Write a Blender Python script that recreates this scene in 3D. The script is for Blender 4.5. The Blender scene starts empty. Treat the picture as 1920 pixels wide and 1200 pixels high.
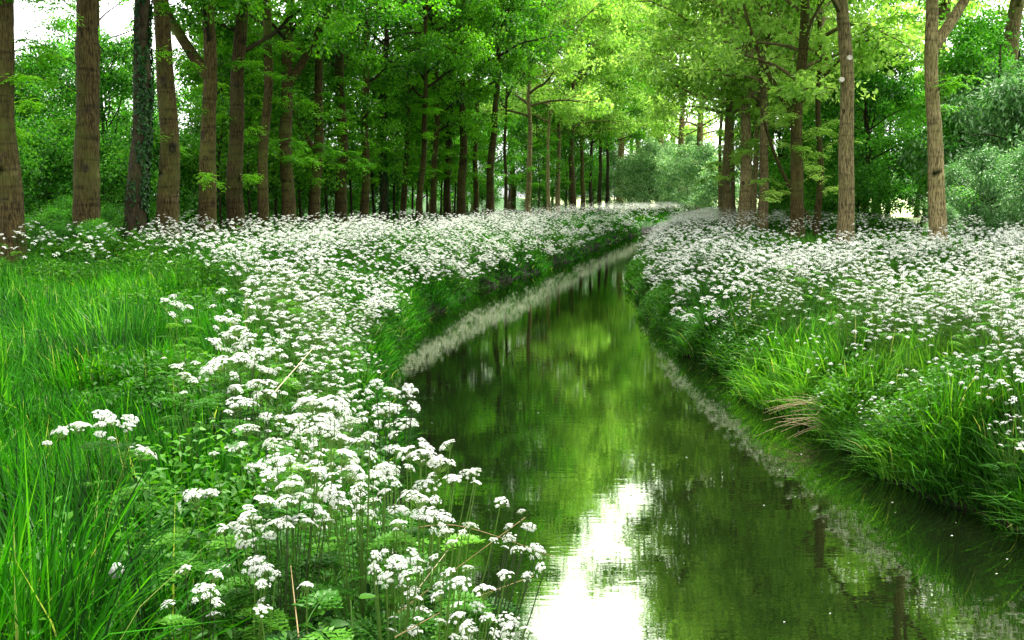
import bpy, math, random
import numpy as np
from mathutils import Vector, Matrix

S = bpy.context.scene
C = S.collection
R = math.radians
rng = np.random.default_rng(11)
random.seed(11)

# ------------------------------------------------------------------ camera
CAM_Z = 2.2
F_PX = 1867.0
PITCH = math.atan(232 / F_PX)
cam_d = bpy.data.cameras.new('camera')
cam_d.sensor_width = 36.0
cam_d.lens = 36.0 * F_PX / 1920.0
cam_d.clip_start = 0.05
cam_d.clip_end = 4000
cam = bpy.data.objects.new('camera', cam_d)
C.objects.link(cam)
cam.location = (0, 0, CAM_Z)
cam.rotation_euler = (math.pi / 2 - PITCH, 0, 0)
S.camera = cam
cp, sp = math.cos(PITCH), math.sin(PITCH)

# ------------------------------------------------------------------ sky, sun, exposure
SUN_EL, SUN_AZ = R(58), R(25)
W = bpy.data.worlds.new('World')
S.world = W
W.use_nodes = True
nt = W.node_tree
nt.nodes.clear()
sky = nt.nodes.new('ShaderNodeTexSky')
sky.sky_type = 'NISHITA'
sky.sun_disc = False
sky.sun_elevation = SUN_EL
sky.sun_rotation = SUN_AZ
sky.air_density = 1.0
sky.dust_density = 4.0
sky.ozone_density = 1.0
hsv = nt.nodes.new('ShaderNodeHueSaturation')
hsv.inputs['Saturation'].default_value = 0.04
bgn = nt.nodes.new('ShaderNodeBackground')
bgn.inputs['Strength'].default_value = 0.15
wo = nt.nodes.new('ShaderNodeOutputWorld')
nt.links.new(sky.outputs[0], hsv.inputs['Color'])
nt.links.new(hsv.outputs[0], bgn.inputs['Color'])
nt.links.new(bgn.outputs[0], wo.inputs['Surface'])
sd = bpy.data.lights.new('sun', 'SUN')
sd.energy = 1.5
sd.angle = R(14)
sd.color = (1.0, 0.96, 0.88)
so = bpy.data.objects.new('sun', sd)
C.objects.link(so)
sdir = Vector((math.sin(SUN_AZ) * math.cos(SUN_EL), math.cos(SUN_AZ) * math.cos(SUN_EL), math.sin(SUN_EL)))
so.rotation_euler = sdir.to_track_quat('Z', 'Y').to_euler()
so.location = (0, 0, 40)
S.view_settings.view_transform = 'Standard'
S.view_settings.look = 'None'
S.view_settings.gamma = 1.0
S.view_settings.exposure = 2.65
S.cycles.max_bounces = 7
S.cycles.diffuse_bounces = 4
S.cycles.glossy_bounces = 3
S.cycles.transmission_bounces = 4
S.cycles.transparent_max_bounces = 4
S.cycles.caustics_reflective = False
S.cycles.caustics_refractive = False


def pix(px, py, Y):
    """point at world distance Y that shows at photo pixel px, py"""
    a, b = px - 960.0, 600.0 - py
    fy = F_PX * cp + b * sp
    fz = -F_PX * sp + b * cp
    t = Y / fy
    return Vector((a * t, Y, CAM_Z + fz * t))


def project(x, y, z):
    dz = z - CAM_Z
    dep = y * cp - dz * sp
    up = y * sp + dz * cp
    dep = np.maximum(dep, 1e-3)
    return 960 + F_PX * x / dep, 600 - F_PX * up / dep, dep


# ------------------------------------------------------------------ stream plan
LY = np.array([-30, -3, 0, 3, 5, 8.5, 12.3, 16, 20, 26.5, 30, 35, 43, 50, 60, 75, 100, 140.])
LX = np.array([1.2, 0.6, 0.2, -0.2, -0.6, -1.1, -1.7, -1.8, -1.4, 0.0, 0.95, 2.1, 3.8, 5.3, 7.8, 12.3, 21, 37.])
RY = np.array([-30, -3, 0, 3, 5, 6.5, 8.5, 12.3, 18, 26, 30, 35, 43, 50, 60, 75, 100, 140.])
RX = np.array([5.0, 4.3, 4.1, 3.8, 3.5, 3.25, 2.8, 2.55, 2.45, 3.15, 3.65, 4.5, 6.0, 7.6, 10.3, 15.2, 24.5, 41.])


def Lf(y): return np.interp(y, LY, LX)
def Rf(y): return np.interp(y, RY, RX)


def vnoise(x, y, s=1.0, seed=0):
    """cheap smooth value noise 0..1"""
    x = np.asarray(x, float) / s + seed * 17.3
    y = np.asarray(y, float) / s + seed * 7.9
    xi, yi = np.floor(x), np.floor(y)
    xf, yf = x - xi, y - yi
    u, v = xf * xf * (3 - 2 * xf), yf * yf * (3 - 2 * yf)
    def h(a, b):
        t = np.sin(a * 127.1 + b * 311.7 + seed * 3.1) * 43758.5453
        return t - np.floor(t)
    return (h(xi, yi) * (1 - u) + h(xi + 1, yi) * u) * (1 - v) + (h(xi, yi + 1) * (1 - u) + h(xi + 1, yi + 1) * u) * v


def wobble(x, y):
    return (vnoise(x * 0, y, 0.9, 3) - .5) * .35 + (vnoise(x, y, .3, 4) - .5) * .26


def ground(x, y):
    x = np.asarray(x, float); y = np.asarray(y, float)
    wob = wobble(x, y)
    dl = Lf(y) + wob - x            # >0: on the left bank
    dr = x - Rf(y) - wob
    d = np.maximum(dl, dr)          # distance outside the water, negative inside
    z = np.where(d < 0, np.maximum(-0.55, d * 0.9),
                 np.where(d < .28, d / .28 * 0.24, 0.24 + 0.26 * (1 - np.exp(-(d - .28) / .8))))
    z = z + np.where(d > .3, 1, 0) * (vnoise(x, y, 1.3, 1) - .5) * .09 * np.minimum(1, np.maximum(d - .3, 0))
    z = z + np.clip((d - 4) / 10, 0, 1) * (vnoise(x, y, 9, 2) - .5) * .3
    return z


# ------------------------------------------------------------------ mesh helpers
def mk(name, V, faces, mat=None, parent=None, tone=None, smooth=False, link=True, mesh_only=False):
    """faces: list of int arrays (n,3) or (n,4); tone: per-vertex float"""
    me = bpy.data.meshes.new(name)
    V = np.ascontiguousarray(V, dtype=np.float32)
    faces = [np.asarray(f, dtype=np.int32) for f in faces if len(f)]
    me.vertices.add(len(V))
    me.vertices.foreach_set('co', V.ravel())
    loops = np.concatenate([f.ravel() for f in faces])
    tot = np.concatenate([np.full(len(f), f.shape[1], np.int32) for f in faces])
    st = np.concatenate([[0], np.cumsum(tot)[:-1]]).astype(np.int32)
    me.loops.add(len(loops))
    me.loops.foreach_set('vertex_index', loops)
    me.polygons.add(len(tot))
    me.polygons.foreach_set('loop_start', st)
    me.polygons.foreach_set('loop_total', tot)
    if smooth:
        me.polygons.foreach_set('use_smooth', np.ones(len(tot), bool))
    if tone is not None:
        at = me.attributes.new('tone', 'FLOAT', 'POINT')
        at.data.foreach_set('value', np.ascontiguousarray(tone, dtype=np.float32))
    me.update(calc_edges=True)
    if mat: me.materials.append(mat)
    if mesh_only: return me
    return ob(name, me, parent)


def ob(name, data, parent=None, loc=None, rot=None, scale=None):
    o = bpy.data.objects.new(name, data)
    C.objects.link(o)
    if parent: o.parent = parent
    if loc is not None: o.location = loc
    if rot is not None: o.rotation_euler = rot
    if scale is not None: o.scale = (scale,) * 3 if np.isscalar(scale) else scale
    return o


def tag(o, label, cat, group=None, kind=None):
    if label: o['label'] = label
    if cat: o['category'] = cat
    if group: o['group'] = group
    if kind: o['kind'] = kind
    return o


class MB:
    def __init__(s): s.V = []; s.Q = []; s.T = []; s.t = []; s.n = 0
    def add(s, V, Q=None, T=None, tone=0.5):
        V = np.asarray(V, float).reshape(-1, 3)
        if Q is not None and len(Q): s.Q.append(np.asarray(Q) + s.n)
        if T is not None and len(T): s.T.append(np.asarray(T) + s.n)
        s.V.append(V); s.n += len(V)
        s.t.append(np.full(len(V), tone) if np.isscalar(tone) else np.asarray(tone))
    def arrays(s):
        f = []
        if s.Q: f.append(np.concatenate(s.Q))
        if s.T: f.append(np.concatenate(s.T))
        return np.concatenate(s.V), f, np.concatenate(s.t)
    def mesh(s, name, mat, smooth=False):
        V, f, t = s.arrays()
        return mk(name, V, f, mat, tone=t, smooth=smooth, mesh_only=True)
    def build(s, name, mat, parent=None, smooth=False):
        return ob(name, s.mesh(name, mat, smooth), parent)
    def tube(s, P, rad, n=6, tone=.5, cap=True, lump=0, seed=0):
        P = np.asarray(P, float); k = len(P)
        rad = np.broadcast_to(np.asarray(rad, float), (k,))
        T = np.gradient(P, axis=0); T /= np.linalg.norm(T, axis=1)[:, None] + 1e-9
        ref = np.array([0.31, 0.95, 0.02]) if abs(T[0][2]) > .6 else np.array([0.05, .1, 1.])
        U = np.cross(T, ref); U /= np.linalg.norm(U, axis=1)[:, None] + 1e-9
        Wv = np.cross(T, U)
        a = np.linspace(0, 2 * np.pi, n, endpoint=False)
        rr = rad[:, None] * np.ones((1, n))
        if lump:
            arc = np.concatenate([[0], np.cumsum(np.linalg.norm(np.diff(P, axis=0), axis=1))])
            rr = rr * (1 + lump * (2 * vnoise(np.cos(a)[None, :] * 1.3 + arc[:, None] * .0 + 5, np.sin(a)[None, :] * 1.3 + arc[:, None] * .8, .8, seed + 5) - 1)
                       + lump * .5 * (2 * vnoise(a[None, :] * 3 + 0 * arc[:, None], arc[:, None] * 3 + 0 * a[None, :], 1, seed + 9) - 1))
        V = P[:, None, :] + rr[..., None] * (np.cos(a)[None, :, None] * U[:, None, :] + np.sin(a)[None, :, None] * Wv[:, None, :])
        i = np.arange(k - 1)[:, None] * n; j = np.arange(n)[None, :]; j2 = (j + 1) % n
        Q = np.stack([i + j, i + j2, i + n + j2, i + n + j], -1).reshape(-1, 4)
        V = V.reshape(-1, 3); Tt = None
        if cap:
            V = np.vstack([V, P[-1] + T[-1] * rad[-1] * .4])
            b = (k - 1) * n
            Tt = np.stack([b + np.arange(n), b + (np.arange(n) + 1) % n, np.full(n, k * n)], -1)
        s.add(V, Q, Tt, tone)


def frames(nrm, up=None):
    """orthonormal (u,v) across unit vectors nrm (n,3)"""
    r = rng.normal(size=nrm.shape) if up is None else up
    u = np.cross(nrm, r); u /= np.linalg.norm(u, axis=1)[:, None] + 1e-9
    return u, np.cross(nrm, u)


def leaf_arrays(P, D, Nn, length, width, fold=.25):
    """pointed leaves: base P, direction D, normal Nn -> 6 verts, 4 tris-ish as 2 quads"""
    n = len(P)
    D = D / (np.linalg.norm(D, axis=1)[:, None] + 1e-9)
    s = np.cross(D, Nn); s /= np.linalg.norm(s, axis=1)[:, None] + 1e-9
    N2 = np.cross(s, D)
    L = np.broadcast_to(np.asarray(length, float), (n,))[:, None]
    w = np.broadcast_to(np.asarray(width, float), (n,))[:, None] * .5
    tip = P + D * L - N2 * L * .12
    mid = P + D * L * .5 - N2 * w * fold * 1.2
    a = P + D * L * .42 + s * w + N2 * w * fold
    b = P + D * L * .42 - s * w + N2 * w * fold
    V = np.stack([P, a, tip, b, mid], 1)           # 5 verts
    base = np.arange(n)[:, None] * 5
    T = np.concatenate([base + np.array([[0, 1, 4]]), base + np.array([[1, 2, 4]]),
                        base + np.array([[0, 4, 3]]), base + np.array([[4, 2, 3]])])
    return V.reshape(-1, 3), T


def diamond_arrays(P, D, Nn, length, width):
    n = len(P)
    D = D / (np.linalg.norm(D, axis=1)[:, None] + 1e-9)
    s = np.cross(D, Nn); s /= np.linalg.norm(s, axis=1)[:, None] + 1e-9
    N2 = np.cross(s, D)
    L = np.broadcast_to(np.asarray(length, float), (n,))[:, None]
    w = np.broadcast_to(np.asarray(width, float), (n,))[:, None] * .5
    V = np.stack([P, P + D * L * .45 + s * w - N2 * w * .3, P + D * L, P + D * L * .45 - s * w - N2 * w * .3], 1)
    base = np.arange(n)[:, None] * 4
    return V.reshape(-1, 3), base + np.array([[0, 1, 2, 3]])


# ------------------------------------------------------------------ materials
def newmat(name):
    m = bpy.data.materials.new(name); m.use_nodes = True
    m.node_tree.nodes.clear()
    return m, m.node_tree.nodes, m.node_tree.links


def leafmat(name, stops, trans=.45, tcol=(1.5, 1.35, .5), gloss=.06, objvar=.12, rough=.45):
    """foliage: tone attribute picks the colour between stops; part of the light comes through the leaf"""
    m, N, L = newmat(name)
    at = N.new('ShaderNodeAttribute'); at.attribute_name = 'tone'
    oi = N.new('ShaderNodeObjectInfo')
    ma = N.new('ShaderNodeMath'); ma.operation = 'MULTIPLY_ADD'
    ma.inputs[1].default_value = objvar; ma.inputs[2].default_value = -objvar / 2
    L.new(oi.outputs['Random'], ma.inputs[0])
    ad = N.new('ShaderNodeMath'); ad.operation = 'ADD'
    L.new(at.outputs['Fac'], ad.inputs[0]); L.new(ma.outputs[0], ad.inputs[1])
    cr = N.new('ShaderNodeValToRGB'); L.new(ad.outputs[0], cr.inputs[0])
    el = cr.color_ramp.elements
    while len(el) > 1: el.remove(el[-1])
    el[0].position = stops[0][0]; el[0].color = (*stops[0][1], 1)
    for p, c in stops[1:]:
        e = el.new(p); e.color = (*c, 1)
    di = N.new('ShaderNodeBsdfDiffuse'); L.new(cr.outputs[0], di.inputs['Color'])
    mu = N.new('ShaderNodeVectorMath'); mu.operation = 'MULTIPLY'; mu.inputs[1].default_value = tcol
    L.new(cr.outputs[0], mu.inputs[0])
    tr = N.new('ShaderNodeBsdfTranslucent'); L.new(mu.outputs[0], tr.inputs['Color'])
    mx = N.new('ShaderNodeMixShader'); mx.inputs[0].default_value = trans
    L.new(di.outputs[0], mx.inputs[1]); L.new(tr.outputs[0], mx.inputs[2])
    gl = N.new('ShaderNodeBsdfGlossy'); gl.inputs['Roughness'].default_value = rough
    gl.inputs['Color'].default_value = (.8, .9, .7, 1)
    m2 = N.new('ShaderNodeMixShader'); m2.inputs[0].default_value = gloss
    L.new(mx.outputs[0], m2.inputs[1]); L.new(gl.outputs[0], m2.inputs[2])
    o = N.new('ShaderNodeOutputMaterial'); L.new(m2.outputs[0], o.inputs[0])
    return m


def barkmat(name, dark, light, moss=(.05, .075, .015), mossamt=.4, scale=1.0):
    m, N, L = newmat(name)
    tc = N.new('ShaderNodeTexCoord')
    mp = N.new('ShaderNodeMapping'); mp.inputs['Scale'].default_value = (34 * scale, 34 * scale, 5 * scale)
    L.new(tc.outputs['Object'], mp.inputs[0])
    n1 = N.new('ShaderNodeTexNoise'); n1.inputs['Scale'].default_value = 1; n1.inputs['Detail'].default_value = 6
    n1.inputs['Roughness'].default_value = .65
    L.new(mp.outputs[0], n1.inputs['Vector'])
    cr = N.new('ShaderNodeValToRGB'); L.new(n1.outputs['Fac'], cr.inputs[0])
    cr.color_ramp.elements[0].position = .40; cr.color_ramp.elements[0].color = (*dark, 1)
    cr.color_ramp.elements[1].position = .60; cr.color_ramp.elements[1].color = (*light, 1)
    n2 = N.new('ShaderNodeTexNoise'); n2.inputs['Scale'].default_value = 1.1; n2.inputs['Detail'].default_value = 4
    L.new(tc.outputs['Object'], n2.inputs['Vector'])
    r2 = N.new('ShaderNodeValToRGB'); L.new(n2.outputs['Fac'], r2.inputs[0])
    r2.color_ramp.elements[0].position = .45; r2.color_ramp.elements[0].color = (0, 0, 0, 1)
    r2.color_ramp.elements[1].position = .7; r2.color_ramp.elements[1].color = (mossamt,) * 3 + (1,)
    mx = N.new('ShaderNodeMixRGB'); L.new(r2.outputs[0], mx.inputs[0]); L.new(cr.outputs[0], mx.inputs[1])
    mx.inputs[2].default_value = (*moss, 1)
    # horizontal rings of old bud scars
    mp3 = N.new('ShaderNodeMapping'); mp3.inputs['Scale'].default_value = (1.2, 1.2, 9)
    L.new(tc.outputs['Object'], mp3.inputs[0])
    n3 = N.new('ShaderNodeTexNoise'); n3.inputs['Scale'].default_value = 1; n3.inputs['Detail'].default_value = 3
    L.new(mp3.outputs[0], n3.inputs['Vector'])
    r3 = N.new('ShaderNodeValToRGB'); L.new(n3.outputs['Fac'], r3.inputs[0])
    r3.color_ramp.elements[0].position = .3; r3.color_ramp.elements[0].color = (.5, .5, .5, 1)
    r3.color_ramp.elements[1].position = .48; r3.color_ramp.elements[1].color = (1, 1, 1, 1)
    m3 = N.new('ShaderNodeMixRGB'); m3.blend_type = 'MULTIPLY'; m3.inputs[0].default_value = 1
    L.new(mx.outputs[0], m3.inputs[1]); L.new(r3.outputs[0], m3.inputs[2])
    oi = N.new('ShaderNodeObjectInfo'); vr = N.new('ShaderNodeMapRange'); L.new(oi.outputs['Random'], vr.inputs[0])
    vr.inputs[3].default_value = .7; vr.inputs[4].default_value = 1.25
    hs = N.new('ShaderNodeHueSaturation'); L.new(vr.outputs[0], hs.inputs['Value']); L.new(m3.outputs[0], hs.inputs['Color'])
    b = N.new('ShaderNodeBsdfPrincipled'); b.inputs['Roughness'].default_value = .9
    b.inputs['Specular IOR Level'].default_value = .15
    L.new(hs.outputs[0], b.inputs['Base Color'])
    bp = N.new('ShaderNodeBump'); bp.inputs['Strength'].default_value = .9; bp.inputs['Distance'].default_value = .03
    L.new(n1.outputs['Fac'], bp.inputs['Height']); L.new(bp.outputs[0], b.inputs['Normal'])
    o = N.new('ShaderNodeOutputMaterial'); L.new(b.outputs[0], o.inputs[0])
    return m


def plain(name, col, rough=.8, var=.0):
    m, N, L = newmat(name)
    b = N.new('ShaderNodeBsdfPrincipled'); b.inputs['Roughness'].default_value = rough
    b.inputs['Specular IOR Level'].default_value = .2
    n = N.new('ShaderNodeTexNoise'); n.inputs['Scale'].default_value = 30
    mx = N.new('ShaderNodeMixRGB'); L.new(n.outputs['Fac'], mx.inputs[0])
    mx.inputs[1].default_value = (*[c * .7 for c in col], 1); mx.inputs[2].default_value = (*[min(1, c * 1.25) for c in col], 1)
    L.new(mx.outputs[0], b.inputs['Base Color'])
    o = N.new('ShaderNodeOutputMaterial'); L.new(b.outputs[0], o.inputs[0])
    return m


M = {}
M['grass_l'] = leafmat('grass_left', [(0, (.002, .016, .001)), (.35, (.008, .075, .002)), (.7, (.030, .19, .004)), (.93, (.10, .32, .012)), (1, (.25, .32, .08))], trans=.4, tcol=(1.25, 1.3, .35), gloss=.012, objvar=0)
M['grass_r'] = leafmat('grass_right', [(0, (.003, .02, .0015)), (.35, (.014, .085, .003)), (.7, (.05, .205, .009)), (.93, (.14, .34, .025)), (1, (.30, .35, .10))], trans=.4, tcol=(1.25, 1.3, .4), gloss=.015, objvar=0)
M['herb'] = leafmat('herb_leaf', [(0, (.004, .03, .002)), (.5, (.025, .115, .005)), (1, (.09, .25, .015))], trans=.4, tcol=(1.3, 1.3, .35), gloss=.012, objvar=.3)
M['stem'] = leafmat('green_stem', [(0, (.03, .08, .01)), (1, (.09, .17, .025))], trans=0, gloss=.02, objvar=.5)
M['stem_dark'] = leafmat('purple_stem', [(0, (.015, .02, .008)), (1, (.03, .05, .015))], trans=0, gloss=.02, objvar=.5)
M['petal'] = leafmat('white_petal', [(0, (.38, .44, .30)), (.25, (.52, .55, .46)), (1, (.66, .66, .63))], trans=.35, tcol=(1, 1, .95), gloss=.015, objvar=.5)
M['leaf_a'] = leafmat('avenue_leaf', [(0, (.008, .06, .002)), (.45, (.06, .24, .008)), (1, (.20, .50, .025))], trans=.5, tcol=(1.2, 1.35, .4), gloss=.03, objvar=.3)
M['leaf_y'] = leafmat('yellow_green_leaf', [(0, (.08, .22, .01)), (.45, (.24, .46, .06)), (1, (.50, .73, .18))], trans=.6, tcol=(1.15, 1.2, .7), gloss=.03, objvar=.25)
M['leaf_d'] = leafmat('understorey_leaf', [(0, (.006, .06, .003)), (.5, (.06, .30, .014)), (1, (.20, .56, .05))], trans=.5, tcol=(1.25, 1.3, .4), gloss=.03, objvar=.3)
M['leaf_w'] = leafmat('willow_leaf', [(0, (.01, .07, .01)), (.45, (.06, .21, .035)), (1, (.28, .52, .20))], trans=.4, tcol=(1.1, 1.2, .7), gloss=.07, objvar=.25)
M['leaf_f'] = leafmat('haze_tinted_leaf', [(0, (.04, .16, .04)), (.45, (.15, .34, .13)), (1, (.42, .60, .36))], trans=.5, tcol=(1.2, 1.2, .6), gloss=.04, objvar=.3)  # distance haze is put into the leaf colour as pale bluish tints
M['ivy'] = leafmat('ivy_leaf', [(0, (.003, .02, .003)), (.7, (.01, .05, .008)), (1, (.03, .12, .015))], trans=.1, gloss=.02, objvar=0, rough=.35)
M['bark_l'] = barkmat('brown_bark', (.016, .011, .003), (.092, .068, .022), moss=(.07, .085, .014), mossamt=.9)
M['bark_r'] = barkmat('pale_bark', (.055, .042, .016), (.27, .215, .10), moss=(.12, .12, .03), mossamt=.45)
M['bark_k'] = barkmat('dark_bark', (.01, .008, .004), (.05, .038, .018), mossamt=.3)
M['straw'] = plain('dry_straw', (.17, .12, .05))
M['straw_pale'] = plain('pale_straw', (.28, .24, .14))
M['reed'] = plain('dead_reed', (.21, .165, .08))
M['scar'] = plain('white_scar', (.6, .55, .45))
M['wound'] = plain('dark_knot', (.012, .008, .005))


def ground_mat():
    m, N, L = newmat('soil_and_turf')
    geo = N.new('ShaderNodeNewGeometry')
    sx = N.new('ShaderNodeSeparateXYZ'); L.new(geo.outputs['Position'], sx.inputs[0])
    n = N.new('ShaderNodeTexNoise'); n.inputs['Scale'].default_value = 3; n.inputs['Detail'].default_value = 6
    L.new(geo.outputs['Position'], n.inputs['Vector'])
    cr = N.new('ShaderNodeValToRGB'); L.new(n.outputs['Fac'], cr.inputs[0])
    cr.color_ramp.elements[0].position = .35; cr.color_ramp.elements[0].color = (.012, .035, .006, 1)
    cr.color_ramp.elements[1].position = .7; cr.color_ramp.elements[1].color = (.03, .10, .012, 1)
    soil = N.new('ShaderNodeValToRGB'); L.new(n.outputs['Fac'], soil.inputs[0])
    soil.color_ramp.elements[0].color = (.0015, .0018, .0006, 1); soil.color_ramp.elements[1].color = (.009, .009, .003, 1)
    mr = N.new('ShaderNodeMapRange'); L.new(sx.outputs['Z'], mr.inputs[0])
    mr.inputs[1].default_value = .2; mr.inputs[2].default_value = .32
    mx = N.new('ShaderNodeMixRGB'); L.new(mr.outputs[0], mx.inputs[0]); L.new(soil.outputs[0], mx.inputs[1]); L.new(cr.outputs[0], mx.inputs[2])
    # open hay meadow beyond the trees on the right
    at = N.new('ShaderNodeAttribute'); at.attribute_name = 'tone'
    n2 = N.new('ShaderNodeTexNoise'); n2.inputs['Scale'].default_value = .25; L.new(geo.outputs['Position'], n2.inputs['Vector'])
    fm = N.new('ShaderNodeMixRGB'); L.new(n2.outputs['Fac'], fm.inputs[0])
    fm.inputs[1].default_value = (.36, .46, .14, 1); fm.inputs[2].default_value = (.58, .62, .34, 1)
    m2 = N.new('ShaderNodeMixRGB'); L.new(at.outputs['Fac'], m2.inputs[0]); L.new(mx.outputs[0], m2.inputs[1]); L.new(fm.outputs[0], m2.inputs[2])
    b = N.new('ShaderNodeBsdfPrincipled'); b.inputs['Roughness'].default_value = .95
    b.inputs['Specular IOR Level'].default_value = .1
    L.new(m2.outputs[0], b.inputs['Base Color'])
    bp = N.new('ShaderNodeBump'); bp.inputs['Distance'].default_value = .05
    L.new(n.outputs['Fac'], bp.inputs['Height']); L.new(bp.outputs[0], b.inputs['Normal'])
    o = N.new('ShaderNodeOutputMaterial'); L.new(b.outputs[0], o.inputs[0])
    return m


def water_mat():
    m, N, L = newmat('stream_water')
    geo = N.new('ShaderNodeNewGeometry')
    mp = N.new('ShaderNodeMapping'); mp.inputs['Scale'].default_value = (1.6, 6.0, 1)
    L.new(geo.outputs['Position'], mp.inputs[0])
    n = N.new('ShaderNodeTexNoise'); n.inputs['Scale'].default_value = 1.6; n.inputs['Detail'].default_value = 3
    L.new(mp.outputs[0], n.inputs['Vector'])
    mpb = N.new('ShaderNodeMapping'); mpb.inputs['Scale'].default_value = (6, 22, 1)
    L.new(geo.outputs['Position'], mpb.inputs[0])
    nb = N.new('ShaderNodeTexNoise'); nb.inputs['Scale'].default_value = 1; nb.inputs['Detail'].default_value = 2
    L.new(mpb.outputs[0], nb.inputs['Vector'])
    ad = N.new('ShaderNodeMath'); ad.operation = 'MULTIPLY_ADD'; ad.inputs[1].default_value = .3
    L.new(nb.outputs['Fac'], ad.inputs[0]); L.new(n.outputs['Fac'], ad.inputs[2])
    bp = N.new('ShaderNodeBump'); bp.inputs['Strength'].default_value = 1; bp.inputs['Distance'].default_value = .0005
    L.new(ad.outputs[0], bp.inputs['Height'])
    di = N.new('ShaderNodeBsdfDiffuse'); di.inputs['Color'].default_value = (.003, .005, .0015, 1)
    gl = N.new('ShaderNodeBsdfGlossy'); gl.inputs['Roughness'].default_value = .015
    gl.inputs['Color'].default_value = (.55, .62, .44, 1)
    L.new(bp.outputs[0], gl.inputs['Normal'])
    fr = N.new('ShaderNodeFresnel'); fr.inputs['IOR'].default_value = 1.9
    L.new(bp.outputs[0], fr.inputs['Normal'])
    mr = N.new('ShaderNodeMapRange'); L.new(fr.outputs[0], mr.inputs[0])
    mr.inputs[1].default_value = 0.0; mr.inputs[2].default_value = .6
    mr.inputs[3].default_value = .16; mr.inputs[4].default_value = .85
    mx = N.new('ShaderNodeMixShader'); L.new(mr.outputs[0], mx.inputs[0]); L.new(di.outputs[0], mx.inputs[1]); L.new(gl.outputs[0], mx.inputs[2])
    o = N.new('ShaderNodeOutputMaterial'); L.new(mx.outputs[0], o.inputs[0])
    return m


# ------------------------------------------------------------------ ground and water
def axis(parts):
    out = []
    for a, b, st in parts:
        out += list(np.arange(a, b, st))
    out.append(parts[-1][1])
    return np.array(out)


gx = axis([(-1000, -300, 100), (-300, -100, 50), (-100, -30, 7), (-30, -12, 1.5), (-12, -4, .4), (-4, 9, .14), (9, 20, .6), (20, 60, 2), (60, 100, 8), (100, 320, 44), (320, 1000, 85)])
gy = axis([(-36, -20, 4), (-20, 0, 1), (0, 22, .16), (22, 60, .4), (60, 150, 2), (150, 400, 25), (400, 1600, 150)])
GX, GY = np.meshgrid(gx, gy)
GZ = ground(GX, GY)
nx, ny = len(gx), len(gy)
ii = np.arange(ny - 1)[:, None] * nx + np.arange(nx - 1)[None, :]
Qg = np.stack([ii, ii + 1, ii + nx + 1, ii + nx], -1).reshape(-1, 4)
field = (np.clip((GX - Rf(np.minimum(GY, 140)) - 9.5) / 3, 0, 1) * np.clip((GY - 52) / 8, 0, 1)
         + np.clip((GY - 150) / 20, 0, 1) * (GX > 10)).clip(0, 1)
g = mk('ground', np.stack([GX, GY, GZ], -1).reshape(-1, 3), [Qg], ground_mat(), tone=field.ravel(), smooth=True)
tag(g, None, None, kind='structure')

wy = axis([(-30, 0, 2), (0, 60, .5), (60, 141, 2)])
wm = MB()
wl, wr = Lf(wy) - .6, Rf(wy) + .6
nW = 8
Vw = np.stack([np.stack([wl + (wr - wl) * t / nW, wy, 0 * wy], -1) for t in range(nW + 1)], 1)
iw = np.arange(len(wy) - 1)[:, None] * (nW + 1) + np.arange(nW)[None, :]
wm.add(Vw, np.stack([iw, iw + 1, iw + nW + 2, iw + nW + 1], -1).reshape(-1, 4))
w_o = wm.build('water', water_mat(), smooth=True)
tag(w_o, None, None, kind='structure')

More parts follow.
